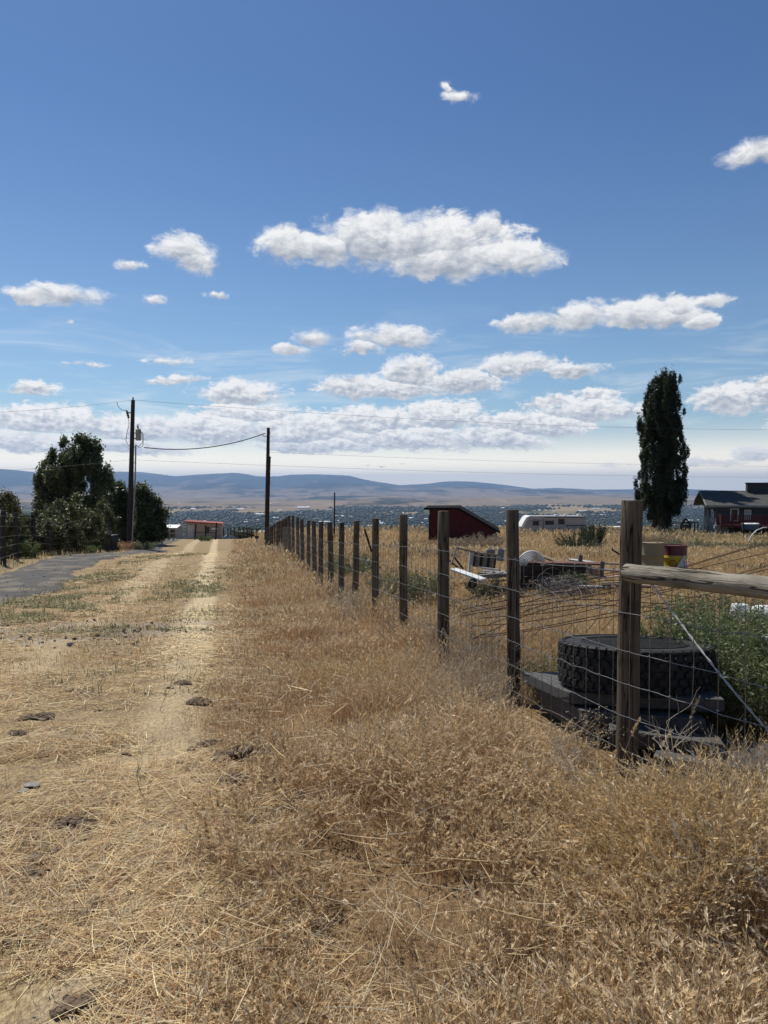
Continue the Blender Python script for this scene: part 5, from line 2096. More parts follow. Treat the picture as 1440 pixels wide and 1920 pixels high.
def clod(px, py, size, n, seed, m, name, label, cat, group, flat=.5):
    y = 4.0
    for _ in range(30):      # walk out to where this pixel meets the ground
        p = W(px, py, y)
        y += (p.z - G(p.x, p.y)) * 1.2
        y = max(1.5, min(80, y))
    p = W(px, py, y)
    p.z = G(p.x, p.y)
    if m is M['soil']:
        CLODS.append((p.x, p.y, size))
    mb = MB(p)
    for k in range(n):
        c = p + Vector((random.gauss(0, size * .45), random.gauss(0, size * .3), 0))
        s = size * random.uniform(.16, .42)
        q0 = math.hypot((c.x - p.x), (c.y - p.y)) / size
        c.z = G(c.x, c.y) + s * flat * .35 + max(0, .6 - q0) * size * .45
        vs, fs = [], []
        nu, nv = 8, 5
        for i in range(nv + 1):
            ph = math.pi * i / nv
            for j in range(nu):
                th = 2 * math.pi * j / nu
                q = s * (1 + random.uniform(-.22, .22))
                vs.append(c + Vector((q * math.sin(ph) * math.cos(th), q * math.sin(ph) * math.sin(th), q * math.cos(ph) * flat)))
        fs = [(i * nu + j, i * nu + (j + 1) % nu, (i + 1) * nu + (j + 1) % nu, (i + 1) * nu + j) for i in range(nv) for j in range(nu)]
        mb.add(vs, fs)
    o = mb.build(name, m, None, smooth=False)
    for q in o.data.vertices:
        pass
    o.location = p
    return tag(o, label, cat, group)


for px, py, s in [(72, 1346, .10), (35, 1377, .07), (347, 1284, .09), (374, 1318, .11), (490, 1408, .14), (455, 1420, .16), (465, 1335, .14), (440, 1465, .10), (520, 1472, .08),
                  (60, 1645, .09), (70, 1614, .07), (135, 1548, .10), (160, 1556, .08), (395, 1398, .10), (150, 1890, .07), (213, 1228, .08), (600, 1530, .08), (470, 1545, .08), (12, 1770, .05)]:
    clod(px, py, s, 26, 0, M['soil'], 'dirt_clod', 'dark crumbly dirt clod turned up in the flattened straw', 'dirt clod', 'dirt clods in the straw')
for k in range(60):
    cx_, cy_ = random.choice([(480, 1415), (460, 1340), (110, 1600), (70, 1630), (430, 1470), (230, 1450), (370, 1300), (140, 1300), (520, 1500), (180, 1700), (300, 1800)])
    clod(cx_ + random.gauss(0, 38), cy_ + random.gauss(0, 26), random.uniform(.022, .055), 9, 0, M['soil'], 'dirt_clod', 'dark crumbly dirt clod turned up in the flattened straw', 'dirt clod', 'dirt clods in the straw')
clod(150, 1467, .07, 2, 1, M['rockm'], 'stone', 'pale grey stone half sunk in the straw with a dark hollow', 'stone', None, .45)
clod(75, 1472, .10, 4, 1, M['rockm'], 'stone', 'wide flat pale stone patch left of the other stone', 'stone', None, .16)
clod(430, 1243, .05, 3, 1, M['deadstem'], 'stone', 'tiny pale stone lying by the bleached rut', 'stone', None, .4)


# ================================================================== grass
def frustum_points(n, y0, y1, half=.60, power=0.0):
    y = np.exp(rng.uniform(math.log(y0), math.log(y1), n)) if power == 0 else (y0 ** power + rng.random(n) * (y1 ** power - y0 ** power)) ** (1 / power)
    x = rng.uniform(-half, half, n) * (y + .6)
    return x, y


def stalks(bt, x, y, h, nodd, cols, headcols, lod, wid=.0016, heads=7, head_len=.20, hw=1.0):
    """standing stems with a nodding seed head"""
    n = len(x)
    z = gz(x, y) - .01
    base = np.stack([x, y, z], -1)
    a = rng.uniform(0, 2 * math.pi, n)
    lean = np.stack([np.cos(a), np.sin(a), np.zeros(n)], -1)
    tilt = rng.gamma(1.6, .09, n)
    S = 4 if lod == 0 else (2 if lod == 1 else 1)
    ts = np.linspace(0, 1, S + 1)
    cen = np.zeros((n, S + 1, 3))
    dn = nodd * rng.uniform(.3, 1.3, n)
    for i, t in enumerate(ts):
        up = h * (t - dn * .45 * t ** 4)
        out = h * (tilt * t + dn * .55 * t ** 3)
        cen[:, i] = base + lean * out[:, None]
        cen[:, i, 2] += up
    view = np.stack([y, -x, np.zeros(n)], -1)
    view /= np.linalg.norm(view, axis=1, keepdims=True)
    side = view + unit(n) * .9
    side /= np.linalg.norm(side, axis=1, keepdims=True)
    w = np.maximum(wid, .00045 * y)
    wd = w[:, None] * (1 - .45 * ts[None, :])
    col = blend(cols, n, .18)
    ctop = col * .55 + blend(headcols, n, .12) * .45
    cc = col[:, None, :] * (1 - ts[None, :, None]) + ctop[:, None, :] * ts[None, :, None]
    bt.ribbons(cen, side, wd, cc)
    # seed head
    big = rng.choice([.35, .6, .9, 1.15, 1.4], n)
    k = heads
    tt = 1 - head_len * rng.random((n, k))
    seg = np.minimum((tt * S).astype(int), S - 1)
    fr = tt * S - seg
    r_ = np.arange(n)[:, None]
    pos = cen[r_, seg] * (1 - fr[..., None]) + cen[r_, seg + 1] * fr[..., None]
    dirv = cen[r_, seg + 1] - cen[r_, seg]
    dirv /= np.maximum(np.linalg.norm(dirv, axis=-1, keepdims=True), 1e-6)
    dirv = dirv.reshape(-1, 3) + unit(n * k) * .42
    dirv /= np.linalg.norm(dirv, axis=1, keepdims=True)
    L = (np.repeat(np.maximum(.0175, .0031 * y) * big, k)) * rng.uniform(.6, 1.4, n * k) * hw
    pos = pos.reshape(-1, 3) + dirv * (L[:, None] * .4)
    bt.diamonds(pos, dirv, perp(dirv), L, L * rng.uniform(.16, .28, n * k), np.repeat(blend(headcols, n, .14), k, 0) * rng.uniform(.85, 1.12, (n * k, 1)))


def blades(bt, x, y, h, cols, wid=.0022, flat=.5, wy=.0006):
    """leafy litter between the stems"""
    n = len(x)
    base = np.stack([x, y, gz(x, y) - .008], -1)
    a = rng.uniform(0, 2 * math.pi, n)
    out = np.stack([np.cos(a), np.sin(a), np.zeros(n)], -1)
    fl = rng.uniform(0, 2 * flat, n)
    cen = np.zeros((n, 4, 3))
    for i, t in enumerate((0, .4, .75, 1)):
        cen[:, i] = base + out * (h * fl * t ** 1.4)[:, None]
        cen[:, i, 2] += h * (t - .35 * fl * t * t)
    side = np.stack([-out[:, 1], out[:, 0], np.zeros(n)], -1) + unit(n) * .35
    w = np.maximum(wid, wy * y)[:, None] * np.array([1, .85, .55, .1])[None, :]
    bt.ribbons(cen, side / np.linalg.norm(side, axis=1, keepdims=True), w, blend(cols, n, .2))


def straw(bt, x, y, L, cols, wid=.0024, lift=.03, wy=.0007, bias=None):
    """broken stems lying flat, crossing each other"""
    n = len(x)
    z = gz(x, y)
    a = rng.uniform(0, math.pi, n) if bias is None else rng.normal(bias, .6, n)
    d = np.stack([np.cos(a), np.sin(a), np.zeros(n)], -1)
    bend = np.stack([-d[:, 1], d[:, 0], np.zeros(n)], -1) * (rng.normal(0, .10, n) * L)[:, None]
    zl = lift * rng.random(n) ** 1.5
    tl = rng.normal(0, .10, n) * L
    cen = np.zeros((n, 4, 3))
    base = np.stack([x, y, z + .004 + zl], -1)
    for i, t in enumerate((-.5, -.17, .17, .5)):
        cen[:, i] = base + d * (L * t)[:, None] + bend * (.25 - t * t)
        gzz = gz(cen[:, i, 0], cen[:, i, 1])
        cen[:, i, 2] = np.maximum(gzz + .003, cen[:, i, 2] + tl * t + (gzz - z))
    side = np.stack([-d[:, 1], d[:, 0], np.zeros(n)], -1) + unit(n) * .5
    w = np.maximum(wid, wy * y)[:, None] * np.array([.9, 1, .9, .5])[None, :] * rng.uniform(.6, 1.3, (n, 1))
    bt.ribbons(cen, side / np.linalg.norm(side, axis=1, keepdims=True), w, blend(cols, n, .16))


RUST = [(.34, .165, .066), (.40, .205, .085), (.43, .255, .12), (.27, .13, .054), (.36, .23, .125)]
TANH = [(.60, .45, .26), (.70, .56, .35), (.50, .355, .19), (.78, .65, .45)]
GOLD = [(.55, .39, .17), (.63, .47, .23), (.48, .33, .14), (.55, .44, .27)]
STRAW = [(.78, .63, .35), (.70, .54, .28), (.84, .71, .45), (.58, .44, .24)]
GREY = [(.40, .35, .27), (.33, .28, .21), (.50, .44, .34)]
PALE = [(.86, .74, .50), (.80, .67, .42), (.74, .60, .36)]


def s_edge(x, y):
    return sof(x, y) + (fbm(x * .9, y * .9, 15, 3) - .5) * .8


def off_things(x, y):
    """keep stems out of the road, the slabs and the walls"""
    s = sof(x, y)
    ok = ~((s > -8.1) & (s < -5.3) & (y < 95))
    ok &= ~((x + .232 * (y - 4.4) > 1.38) & (x < 2.25) & (y > 4.3) & (y < 6.0) & (x > 1.0))
    ok &= ~((x > 1.5) & (x < 2.5) & (y > 4.1) & (y <= 4.85))
    ok &= ~((x > 33) & (y > 70))
    ok &= ~((x > .95) & (x < 2.7) & (y > 3.75) & (y < 5.2) & (sof(x, y) > .8) & (rng.random(len(x)) < .35))
    return ok


def height_at(x, y):
    s = s_edge(x, y)
    hh = .15 + .18 * sstep(-.8, .6, s) + .12 * sstep(.4, 1.4, s)
    hh = hh * (.50 + .95 * vnoise(x * 1.6, y * 1.6, 88)) * (.75 + .5 * vnoise(x * .5, y * .5, 87))
    # trodden low in front of the slabs
    fx = x + .232 * (y - 4.4)
    return np.where((fx > .75) & (y > 3.3) & (y < 6.0) & (x > .55), np.minimum(hh, .16), hh)


# --- standing grass along the fence
bt = Batch()
for (n, y0, y1, lod, hd) in [(50000, 1.7, 5.2, 0, 14), (42000, 5.2, 13, 1, 6), (30000, 13, 30, 2, 4), (16000, 30, 62, 2, 3)]:
    x, y = frustum_points(n * 2, y0, y1, .62)
    s = s_edge(x, y)
    patch = fbm(x * 1.7, y * 1.7, 91, 3)
    keep = (s > -.85 + .6 * (rng.random(len(x)) - .5)) & (sof(x, y) < 1.62) & off_things(x, y) & (patch > .34 + .16 * rng.random(len(x)))
    x, y = x[keep][:n], y[keep][:n]
    h = height_at(x, y) * rng.uniform(.65, 1.15, len(x))
    tone = fbm(x * .7, y * .7, 44, 3)
    tone = np.where((sof(x, y) > .75) & (fbm(x * 1.3, y * 1.3, 144, 3) > .60), 2.0, tone)
    for lo_, hi_, c1, c2 in ((0, .47, RUST, TANH), (.47, .56, RUST + GREY, TANH), (.56, 1.1, RUST + GOLD, TANH + GOLD), (1.5, 3, GREY + RUST[:1], GREY + TANH[:1])):
        k = (tone >= lo_) & (tone < hi_)
        stalks(bt, x[k], y[k], h[k], .55, c1, c2, lod, heads=hd)
for (n, y0, y1) in [(60000, 1.7, 6), (36000, 6, 20), (16000, 20, 50)]:
    x, y = frustum_points(n, y0, y1, .62)
    keep = (s_edge(x, y) > -.95) & (sof(x, y) < 1.7) & off_things(x, y)
    x, y = x[keep], y[keep]
    blades(bt, x, y, height_at(x, y) * rng.uniform(.2, .7, len(x)), RUST + GREY + TANH, flat=.45, wid=.0017)
x, y = frustum_points(4000, 1.8, 7, .62)
keep = (s_edge(x, y) > -1.0) & (sof(x, y) < 1.7) & off_things(x, y)
straw(bt, x[keep], y[keep], rng.uniform(.08, .30, keep.sum()), STRAW + GREY, wid=.002, lift=.22)
g1 = bt.build('standing_grass', M['grass'])
tag(g1, 'tall rusty brown dry grass with pale seed heads along the fence', 'grass', kind='stuff')

# --- mown, flattened straw on the verge
bt = Batch()
for (n, y0, y1) in [(130000, 1.7, 5), (110000, 5, 14), (60000, 14, 48)]:
    x, y = frustum_points(n, y0, y1, .64)
    s = s_edge(x, y)
    den = fbm(x * 1.4, y * 1.4, 23, 4)
    grav = ((x + 4.6) / 2.4) ** 2 + ((y - 10.4) / 1.3) ** 2
    keep = (s < -.78 + .35 * (rng.random(n) - .4)) & (sof(x, y) > -5.6 + .5 * rng.random(n)) & (den > .39 + .16 * rng.random(n)) & (grav > -.6 + 1.6 * rng.random(n))
    x, y = x[keep], y[keep]
    for cx, cy, cs in CLODS:
        far = np.hypot(x - cx, (y - cy) * 1.1) > cs * (.55 + .7 * rng.random(len(x)))
        x, y = x[far], y[far]
    rc_ = sof(x, y) + (fbm(x * .8, y * .8, 15, 3) - .5) * .3 + 1.38 + .018 * (y - 4.4)
    inrut = (np.abs(rc_) < .22 + .12 * rng.random(len(x))) & (rng.random(len(x)) < .25 + .75 * sstep(5, 11, y))
    mid = (rc_ < -.45) & (rc_ > -1.25) & (rng.random(len(x)) < .65) & (y > 5)
    straw(bt, x[inrut], y[inrut], rng.uniform(.05, .2, inrut.sum()) * (1 + y[inrut] * .03), PALE, wid=.003, lift=.012, wy=.0009)
    x, y = x[~inrut & ~mid], y[~inrut & ~mid]
    straw(bt, x, y, rng.uniform(.05, .26, len(x)) * (1 + y * .03), STRAW + STRAW + GREY + RUST, wid=.0029, lift=.04)
for (n, y0, y1) in [(26000, 1.7, 6), (26000, 6, 18), (14000, 18, 48)]:
    x, y = frustum_points(n, y0, y1, .64)
    patch = fbm(x * .9, y * .9, 29, 4)
    keep = (s_edge(x, y) < -.5) & (sof(x, y) > -5.4) & (patch > .47 + .1 * rng.random(n)) & (np.abs(sof(x, y) + 1.38 + .018 * (y - 4.4)) > .35)
    x, y = x[keep], y[keep]
    blades(bt, x, y, rng.uniform(.03, .11, len(x)), STRAW + GOLD + RUST + [(.24, .23, .12)], flat=.8)
x, y = frustum_points(60000, 8, 45, .64)
keep = (sof(x, y) < -1.85 - .018 * (y - 4.4)) & (sof(x, y) > -5.3) & (np.abs(sof(x, y) + 3.1 + .018 * (y - 4.4)) > .3) & (fbm(x * .55, y * .4, 137, 3) > .47)
x, y = x[keep], y[keep]
blades(bt, x, y, rng.uniform(.04, .15, len(x)), RUST + GOLD + [(.22, .21, .10), (.30, .28, .15)], flat=.7)
x, y = frustum_points(9000, 1.8, 22, .64)
keep = (s_edge(x, y) < -.6) & (sof(x, y) > -5.2) & (fbm(x * .8, y * .8, 37, 3) > .52)
x, y = x[keep], y[keep]
stalks(bt, x, y, rng.uniform(.08, .22, len(x)), .3, RUST + GOLD, TANH, 1, heads=3)
g2 = bt.build('flattened_straw', M['grass'])
tag(g2, 'pale mown straw lying flat over the verge', 'straw', kind='stuff')

# --- green low weeds by the road
bt = Batch()
for cx, cy, rx, ry, n in [(-6.6, 14.2, 1.3, 2.4, 9000), (-5.9, 12.4, 1.1, 1.2, 5600), (-8.0, 20, .9, 3.5, 5200), (-5.0, 17, 1.3, 3, 3600), (-4.3, 22, 1.5, 5, 4200), (-2.6, 13, 1.2, 2, 1500), (-3.6, 10.2, 1.6, .5, 1500), (-2.2, 7.0, 1.2, .7, 700), (-9, 31, .8, 6, 2000)]:
    r_ = np.sqrt(rng.random(n))
    a = rng.uniform(0, 6.283, n)
    x, y = cx + rx * r_ * np.cos(a), cy + ry * r_ * np.sin(a)
    keep = fbm(x * 1.5, y * 1.5, 66, 3) > .45
    x, y = x[keep], y[keep]
    blades(bt, x, y, rng.uniform(.03, .11, len(x)), [(.17, .18, .08), (.24, .23, .12), (.14, .15, .065), (.36, .31, .17)], wid=.005, flat=1.0, wy=.0012)
g3 = bt.build('roadside_weeds', M['grass'])
tag(g3, 'low green weeds creeping along the edge of the gravel road', 'weeds', kind='stuff')

# --- loose gravel on the grey patch and the road edge
gp = []
for n, fx in ((1300, lambda: (random.gauss(-4.6, 1.5), random.gauss(10.3, .8))), (500, lambda: (lambda yy: (random.uniform(-8.1, -5.2) - SLOPE * (yy - 4.4), yy))(random.uniform(9, 34)))):
    for _ in range(n):
        gp.append(fx())
gp = np.array(gp)
n = len(gp)
sz = rng.gamma(3, .0042, n)
zz = gz(gp[:, 0], gp[:, 1]) + .04 * ((sof(gp[:, 0], gp[:, 1]) < -5.6)) + sz * .25
bt = Batch()
cen = np.stack([gp[:, 0], gp[:, 1], zz], -1)
cols_ = blend([(.30, .29, .28), (.17, .165, .16), (.40, .38, .36), (.10, .098, .095)], n, .1)
for d1, d2 in (((1, 0, .5), (0, 1, .1)), ((-.4, 1, .6), (1, .3, 0)), ((.2, -1, .7), (1, 0, .2))):
    A_ = np.array(d1) + unit(n) * .3
    A_ /= np.linalg.norm(A_, axis=1, keepdims=True)
    B_ = np.cross(A_, unit(n))
    B_ /= np.maximum(np.linalg.norm(B_, axis=1, keepdims=True), 1e-6)
    bt.diamonds(cen, A_, B_, sz * 2, sz * 1.6, cols_)
M['pebble'] = leaf_mat('pebble_surface', .0, .9, .1)
g6 = bt.build('loose_gravel', M['pebble'])
tag(g6, 'loose grey gravel scattered over the road and the bare patch beside it', 'gravel', kind='stuff')

# --- field beyond the fence
bt = Batch()
for (n, y0, y1, lod, hd) in [(30000, 2.5, 9, 1, 5), (34000, 9, 24, 2, 4), (34000, 24, 90, 2, 3)]:
    x, y = frustum_points(n * 2, y0, y1, .64)
    s = sof(x, y)
    patch = fbm(x * .5, y * .5, 95, 4)
    keep = (s > 1.62) & off_things(x, y) & (patch > .33 + .1 * rng.random(len(x)))
    x, y = x[keep][:n], y[keep][:n]
    tone = fbm(x * .22, y * .22, 52, 3)
    near = 1 - sstep(7, 11, y)
    h = (.22 + .16 * vnoise(x * .6, y * .6, 12) + .10 * near) * rng.uniform(.6, 1.15, len(x)) * np.where(y > 24, 1.25, 1)
    pxx = 720 + x / y * F
    h = h * np.where((y > 12.8) & (y < 17.4) & (pxx > 840) & (pxx < 1180), .38, 1)
    for lo_, hi_, c1, c2 in ((0, .44, GOLD, GOLD + TANH), (.44, .56, GOLD + RUST, GOLD + TANH), (.56, 1.1, SAGE + RUST, TANH + SAGE)):
        k = (tone >= lo_) & (tone < hi_)
        stalks(bt, x[k], y[k], h[k], .45, c1, c2, lod, heads=hd)
for (n, y0, y1) in [(26000, 3, 12), (22000, 12, 80)]:
    x, y = frustum_points(n, y0, y1, .64)
    keep = (sof(x, y) > 1.6) & off_things(x, y)
    x, y = x[keep], y[keep]
    pxx = 720 + x / y * F
    blades(bt, x, y, rng.uniform(.06, .25, len(x)) * np.where((y > 12.8) & (y < 17.4) & (pxx > 840) & (pxx < 1180), .5, 1), GOLD + RUST + GREY, flat=.8)
g4 = bt.build('field_grass', M['grass'])
tag(g4, 'golden dry grass covering the field behind the fence', 'grass', kind='stuff')

# --- verge on the far side of the road
bt = Batch()
x, y = frustum_points(60000, 14, 90, .66)
s = sof(x, y)
keep = (s < -7.9) & (s > -14) & (fbm(x * .8, y * .8, 17, 3) > .40)
x, y = x[keep], y[keep]
blades(bt, x, y, rng.uniform(.06, .35, len(x)), STRAW + GOLD + SAGE + FRESH, flat=.6)
g5 = bt.build('verge_grass', M['grass'])
tag(g5, 'straw and green grass on the far verge under the hedge', 'grass', kind='stuff')

# a few tall grass heads rising right in front of the slabs
for k, (px, y, h_, lab) in enumerate([(1290, 4.02, .62, 'tall curved grass stalk with a seed head leaning right across the slabs'), (1237, 3.9, .46, 'grass stalk with a drooping tuft just right of the corner post'),
                                      (1178, 3.95, .5, 'thin straight grass stalk crossing the face of the corner post'), (1052, 4.15, .42, 'grass stalk with a seed tuft left of the corner post')]):
    b = Wg(px - 18, y)
    o = thing('grass_stalk', lab, 'grass stalk', b)
    P = [b + Vector((.10 * t ** 2 + .02 * t, -.02 * t, h_ * (t - .08 * t ** 3))) for t in np.linspace(0, 1, 9)]
    mb = MB(b)
    mb.tube(P, [.0016] * 6 + [.0013] * 3, 5)
    mb.build('stem', M['deadstem'], o)
    n = 70
    tt = rng.uniform(.76, 1, n)
    pos = np.array([[np.interp(t, np.linspace(0, 1, 9), [p[i] for p in P]) for i in range(3)] for t in tt])
    d = unit(n) * .7 + np.array([.3, 0, .9])
    d /= np.linalg.norm(d, axis=1, keepdims=True)
    bt = Batch()
    L = rng.uniform(.014, .028, n)
    bt.diamonds(pos + d * .008, d, perp(d), L, L * .3, blend(TANH, n, .12))
    bt.build('seed_head', M['grass'], o, off=b)

# ================================================================== birds
for k, (px, py, s_, lab) in enumerate([(689, 873, .22, 'tiny dark bird gliding leftmost of the three over the ridge'), (716, 876, .34, 'small dark bird with wings spread, middle of the three over the ridge'),
                                       (754, 870, .2, 'tiny dark bird flying rightmost of the three over the ridge')]):
    c = W(px, py, 70)
    o = thing('bird', lab, 'bird', c)
    mb = MB(c)
    mb.tube([c + Vector((-s_ * .05, -s_ * .5, 0)), c + Vector((0, -s_ * .25, .01)), c, c + Vector((0, s_ * .4, -.01)), c + Vector((0, s_ * .7, 0))], [.004, s_ * .11, s_ * .14, s_ * .08, s_ * .05], 8)
    mb.build('body', M['darkmetal'], o, smooth=True)
    for sg in (-1, 1):
        mb = MB(c)
        mb.add([c + Vector((sg * s_ * .08, -s_ * .2, .01)), c + Vector((sg * s_ * .55, -s_ * .25, s_ * .22)), c + Vector((sg * s_ * 1.1, s_ * .1, s_ * .12)), c + Vector((sg * s_ * .5, s_ * .12, s_ * .16)), c + Vector((sg * s_ * .08, s_ * .2, .01)),
                c + Vector((sg * s_ * .5, -s_ * .05, s_ * .26))], [(0, 1, 5), (1, 2, 5), (2, 3, 5), (3, 4, 5), (4, 0, 5), (4, 3, 2, 1, 0)])
        mb.build('wing', M['darkmetal'], o)

# ================================================================== haze
mb = MB()
mb.box((0, 0, (-162 + 560) / 2), (64000, 64000, 722))
hz = mb.build('haze', None)
hz.data.materials.clear()
hm = bpy.data.materials.new('valley_haze')
hm.use_nodes = True
hm.node_tree.nodes.clear()
out = hm.node_tree.nodes.new('ShaderNodeOutputMaterial')
pv = hm.node_tree.nodes.new('ShaderNodeVolumePrincipled')
pv.inputs['Color'].default_value = (.30, .455, .72, 1)
pv.inputs['Density'].default_value = 5.6e-5
pv.inputs['Anisotropy'].default_value = .25
hm.node_tree.links.new(pv.outputs[0], out.inputs['Volume'])
hz.data.materials.append(hm)
tag(hz, 'thin blue summer haze hanging in the valley', 'haze', kind='stuff')

# ================================================================== sun and sky
SUN_EL, SUN_AZ = R(57), R(-36)      # azimuth measured from straight ahead, left is negative
sd = Vector((math.sin(SUN_AZ) * math.cos(SUN_EL), math.cos(SUN_AZ) * math.cos(SUN_EL), math.sin(SUN_EL)))
sl_ = bpy.data.lights.new('sun', 'SUN')
sl_.energy = 4.8
sl_.angle = R(.53)
sl_.color = (1, .95, .87)
so_ = bpy.data.objects.new('sun', sl_)
C.objects.link(so_)
so_.rotation_euler = sd.to_track_quat('Z', 'Y').to_euler()
so_.location = (-20, 20, 40)

w = bpy.data.worlds.new('World')
scene.world = w
w.use_nodes = True
t = NT(w.node_tree)
bg = w.node_tree.nodes['Background']
sky = t.add('ShaderNodeTexSky', sky_type='NISHITA')
sky.sun_disc = False
sky.sun_elevation = SUN_EL
sky.sun_rotation = SUN_AZ
sky.air_density = 1.0
sky.dust_density = .35
sky.ozone_density = 2.2
sky.altitude = 400
STR = .083
D = t.add('ShaderNodeTexCoord').outputs['Generated']
sx = t.add('ShaderNodeSeparateXYZ')
t.put(sx.inputs[0], D)
AZ = t.m('MULTIPLY', t.m('ARCTAN2', sx.outputs[0], sx.outputs[1]), 10)
EL = t.m('MULTIPLY', t.m('ARCSINE', sx.outputs[2]), 10)
cv = t.add('ShaderNodeCombineXYZ')
t.put(cv.inputs[0], AZ)
t.put(cv.inputs[1], EL)
P0 = cv.outputs[0]
# ragged edges: warp the lookup with two sizes of noise
w1 = t.vm('SUBTRACT', t.noise(P0, 1.1, 3, .5, out=1), (.5, .5, .5))
w2 = t.vm('SUBTRACT', t.noise(P0, 5.0, 5, .6, out=1), (.5, .5, .5))
wv = t.vm('ADD', t.vm('MULTIPLY', w1, (.34, .20, 0)), t.vm('MULTIPLY', w2, (.16, .09, 0)))
PW = t.vm('ADD', P0, wv)


def dirang(px, py):
    d = ray(px, py).normalized()
    return math.atan2(d.x, d.y) * 10, math.asin(d.z) * 10


# photo-measured clouds: centre, half width, height up, height down, weight
CL = [(810, 455, 190, 62, 62, 1.15), (700, 440, 120, 48, 62, 1.1), (545, 458, 72, 42, 38, 1), (615, 462, 60, 34, 38, 1), (960, 488, 98, 45, 34, 1), (912, 425, 42, 34, 45, 1), (850, 480, 170, 50, 48, 1.1),
      (340, 470, 66, 36, 34, .9), (365, 490, 44, 30, 30, .9), (240, 497, 34, 12, 12, .55), (115, 552, 92, 26, 24, 1), (45, 548, 48, 16, 14, .7),
      (137, 602, 16, 8, 8, .5), (405, 550, 22, 8, 7, .45), (290, 561, 22, 8, 7, .45), (862, 187, 36, 12, 10, .5), (842, 172, 12, 12, 10, .4), (1405, 292, 70, 28, 24, 1), (1440, 280, 50, 26, 34, 1),
      (1000, 602, 80, 20, 20, .9), (1090, 598, 74, 36, 28, 1), (1210, 592, 110, 36, 30, 1), (1335, 563, 52, 14, 12, .7), (1310, 600, 46, 16, 14, .8), (1260, 575, 46, 26, 26, .9),
      (545, 652, 48, 14, 13, .9), (583, 634, 40, 22, 20, .9), (745, 632, 96, 27, 24, .85), (680, 655, 50, 14, 14, .6),
      (775, 700, 62, 38, 40, 1), (670, 724, 100, 28, 26, 1), (970, 684, 84, 30, 26, 1.05), (1075, 696, 66, 16, 14, .8), (860, 716, 100, 26, 26, 1), (740, 730, 120, 22, 20, 1),
      (65, 730, 58, 20, 13, 1), (455, 742, 92, 30, 30, 1), (470, 776, 120, 24, 22, 1.05),
      (1375, 742, 100, 36, 40, 1), (1455, 730, 80, 30, 44, 1), (1090, 770, 110, 28, 28, .9), (1115, 742, 56, 18, 16, .8), (1030, 755, 54, 18, 20, .8), (1170, 772, 60, 22, 22, .8),
      (1425, 855, 52, 20, 14, .7), (1330, 868, 84, 9, 9, .5), (1150, 872, 34, 8, 6, .35), (320, 676, 60, 9, 8, .38), (340, 712, 70, 9, 8, .42), (150, 683, 40, 6, 6, .3)]
# the broken deck above the horizon
DECK = [(90, 786, 130, 28, 24, 1.0), (250, 800, 130, 24, 24, .9), (60, 830, 150, 20, 16, .8), (230, 840, 150, 14, 12, .7), (400, 806, 120, 26, 24, .95), (560, 806, 130, 28, 26, .95), (700, 792, 120, 26, 24, .9),
       (830, 780, 90, 28, 24, .95), (760, 822, 150, 20, 18, .8), (930, 822, 110, 22, 20, .85), (1010, 800, 110, 18, 18, .85), (600, 836, 140, 12, 12, .7), (960, 792, 130, 18, 16, .8), (-160, 780, 200, 40, 40, 1), (1600, 800, 160, 40, 40, 1)]
CL += [(a_, b_, c_, d_ * 1.3, e_ * 1.25, f_ + .30) for a_, b_, c_, d_, e_, f_ in DECK]
CL = [(a_, b_, c_, d_, e_, f_ + (.18 if b_ > 690 and c_ >= 50 else 0)) for a_, b_, c_, d_, e_, f_ in CL]
# and some out of the frame, so that the sky goes on
for k in range(4):
    a = random.choice([random.uniform(-3000, -250), random.uniform(1700, 4200)])
    CL.append((a, random.uniform(500, 820), random.uniform(80, 240), random.uniform(20, 60), random.uniform(20, 50), 1))

state = None
for (px, py, wx, up_, dn_, wt) in CL:
    if -200 <= px <= 1700:
        a0, e0 = dirang(px, py)
        ra_ = abs(dirang(px + wx, py)[0] - dirang(px - wx, py)[0]) / 2
        ru, rd = abs(dirang(px, py - up_)[1] - e0), abs(dirang(px, py + dn_)[1] - e0)
    else:
        a0, e0 = (px - 720) / F * 10, (HOR - py) / F * 10
        ra_, ru, rd = wx / F * 10, up_ / F * 10, dn_ / F * 10
    pd = PW
    if state is not None:          # chained so that the shader works through the clouds one by one
        ch = t.add('ShaderNodeVectorMath', operation='MULTIPLY_ADD')
        t.put(ch.inputs[0], state)
        t.put(ch.inputs[1], (1e-7, 1e-7, 0))
        t.put(ch.inputs[2], PW)
        pd = ch.outputs[0]
    q = t.vm('SUBTRACT', pd, (a0, e0, 0))
    sp_ = t.add('ShaderNodeSeparateXYZ')
    t.put(sp_.inputs[0], q)
    ey = t.m('MAXIMUM', t.m('MULTIPLY', sp_.outputs[1], 1 / ru), t.m('MULTIPLY', sp_.outputs[1], -1 / rd))
    ex = t.m('MULTIPLY', sp_.outputs[0], 1 / ra_)
    r2 = t.m('MULTIPLY_ADD', ex, ex, t.m('MULTIPLY', ey, ey))
    f = t.m('MULTIPLY', t.m('SUBTRACT', 1.0, t.m('SQRT', r2)), wt)
    hy_ = t.m('MULTIPLY', sp_.outputs[1], 1 / (ru + rd) * 2)
    cb_ = t.add('ShaderNodeCombineXYZ')
    t.put(cb_.inputs[0], f)
    t.put(cb_.inputs[1], hy_)
    if state is None:
        state = cb_.outputs[0]
    else:
        sv = t.add('ShaderNodeSeparateXYZ')
        t.put(sv.inputs[0], state)
        mv = t.add('ShaderNodeMix', data_type='VECTOR')
        t.put(mv.inputs[0], t.step(t.m('SUBTRACT', f, sv.outputs[0]), -.06, .06))
        t.put(mv.inputs[4], state)
        t.put(mv.inputs[5], cb_.outputs[0])
        state = mv.outputs[1]
sv = t.add('ShaderNodeSeparateXYZ')
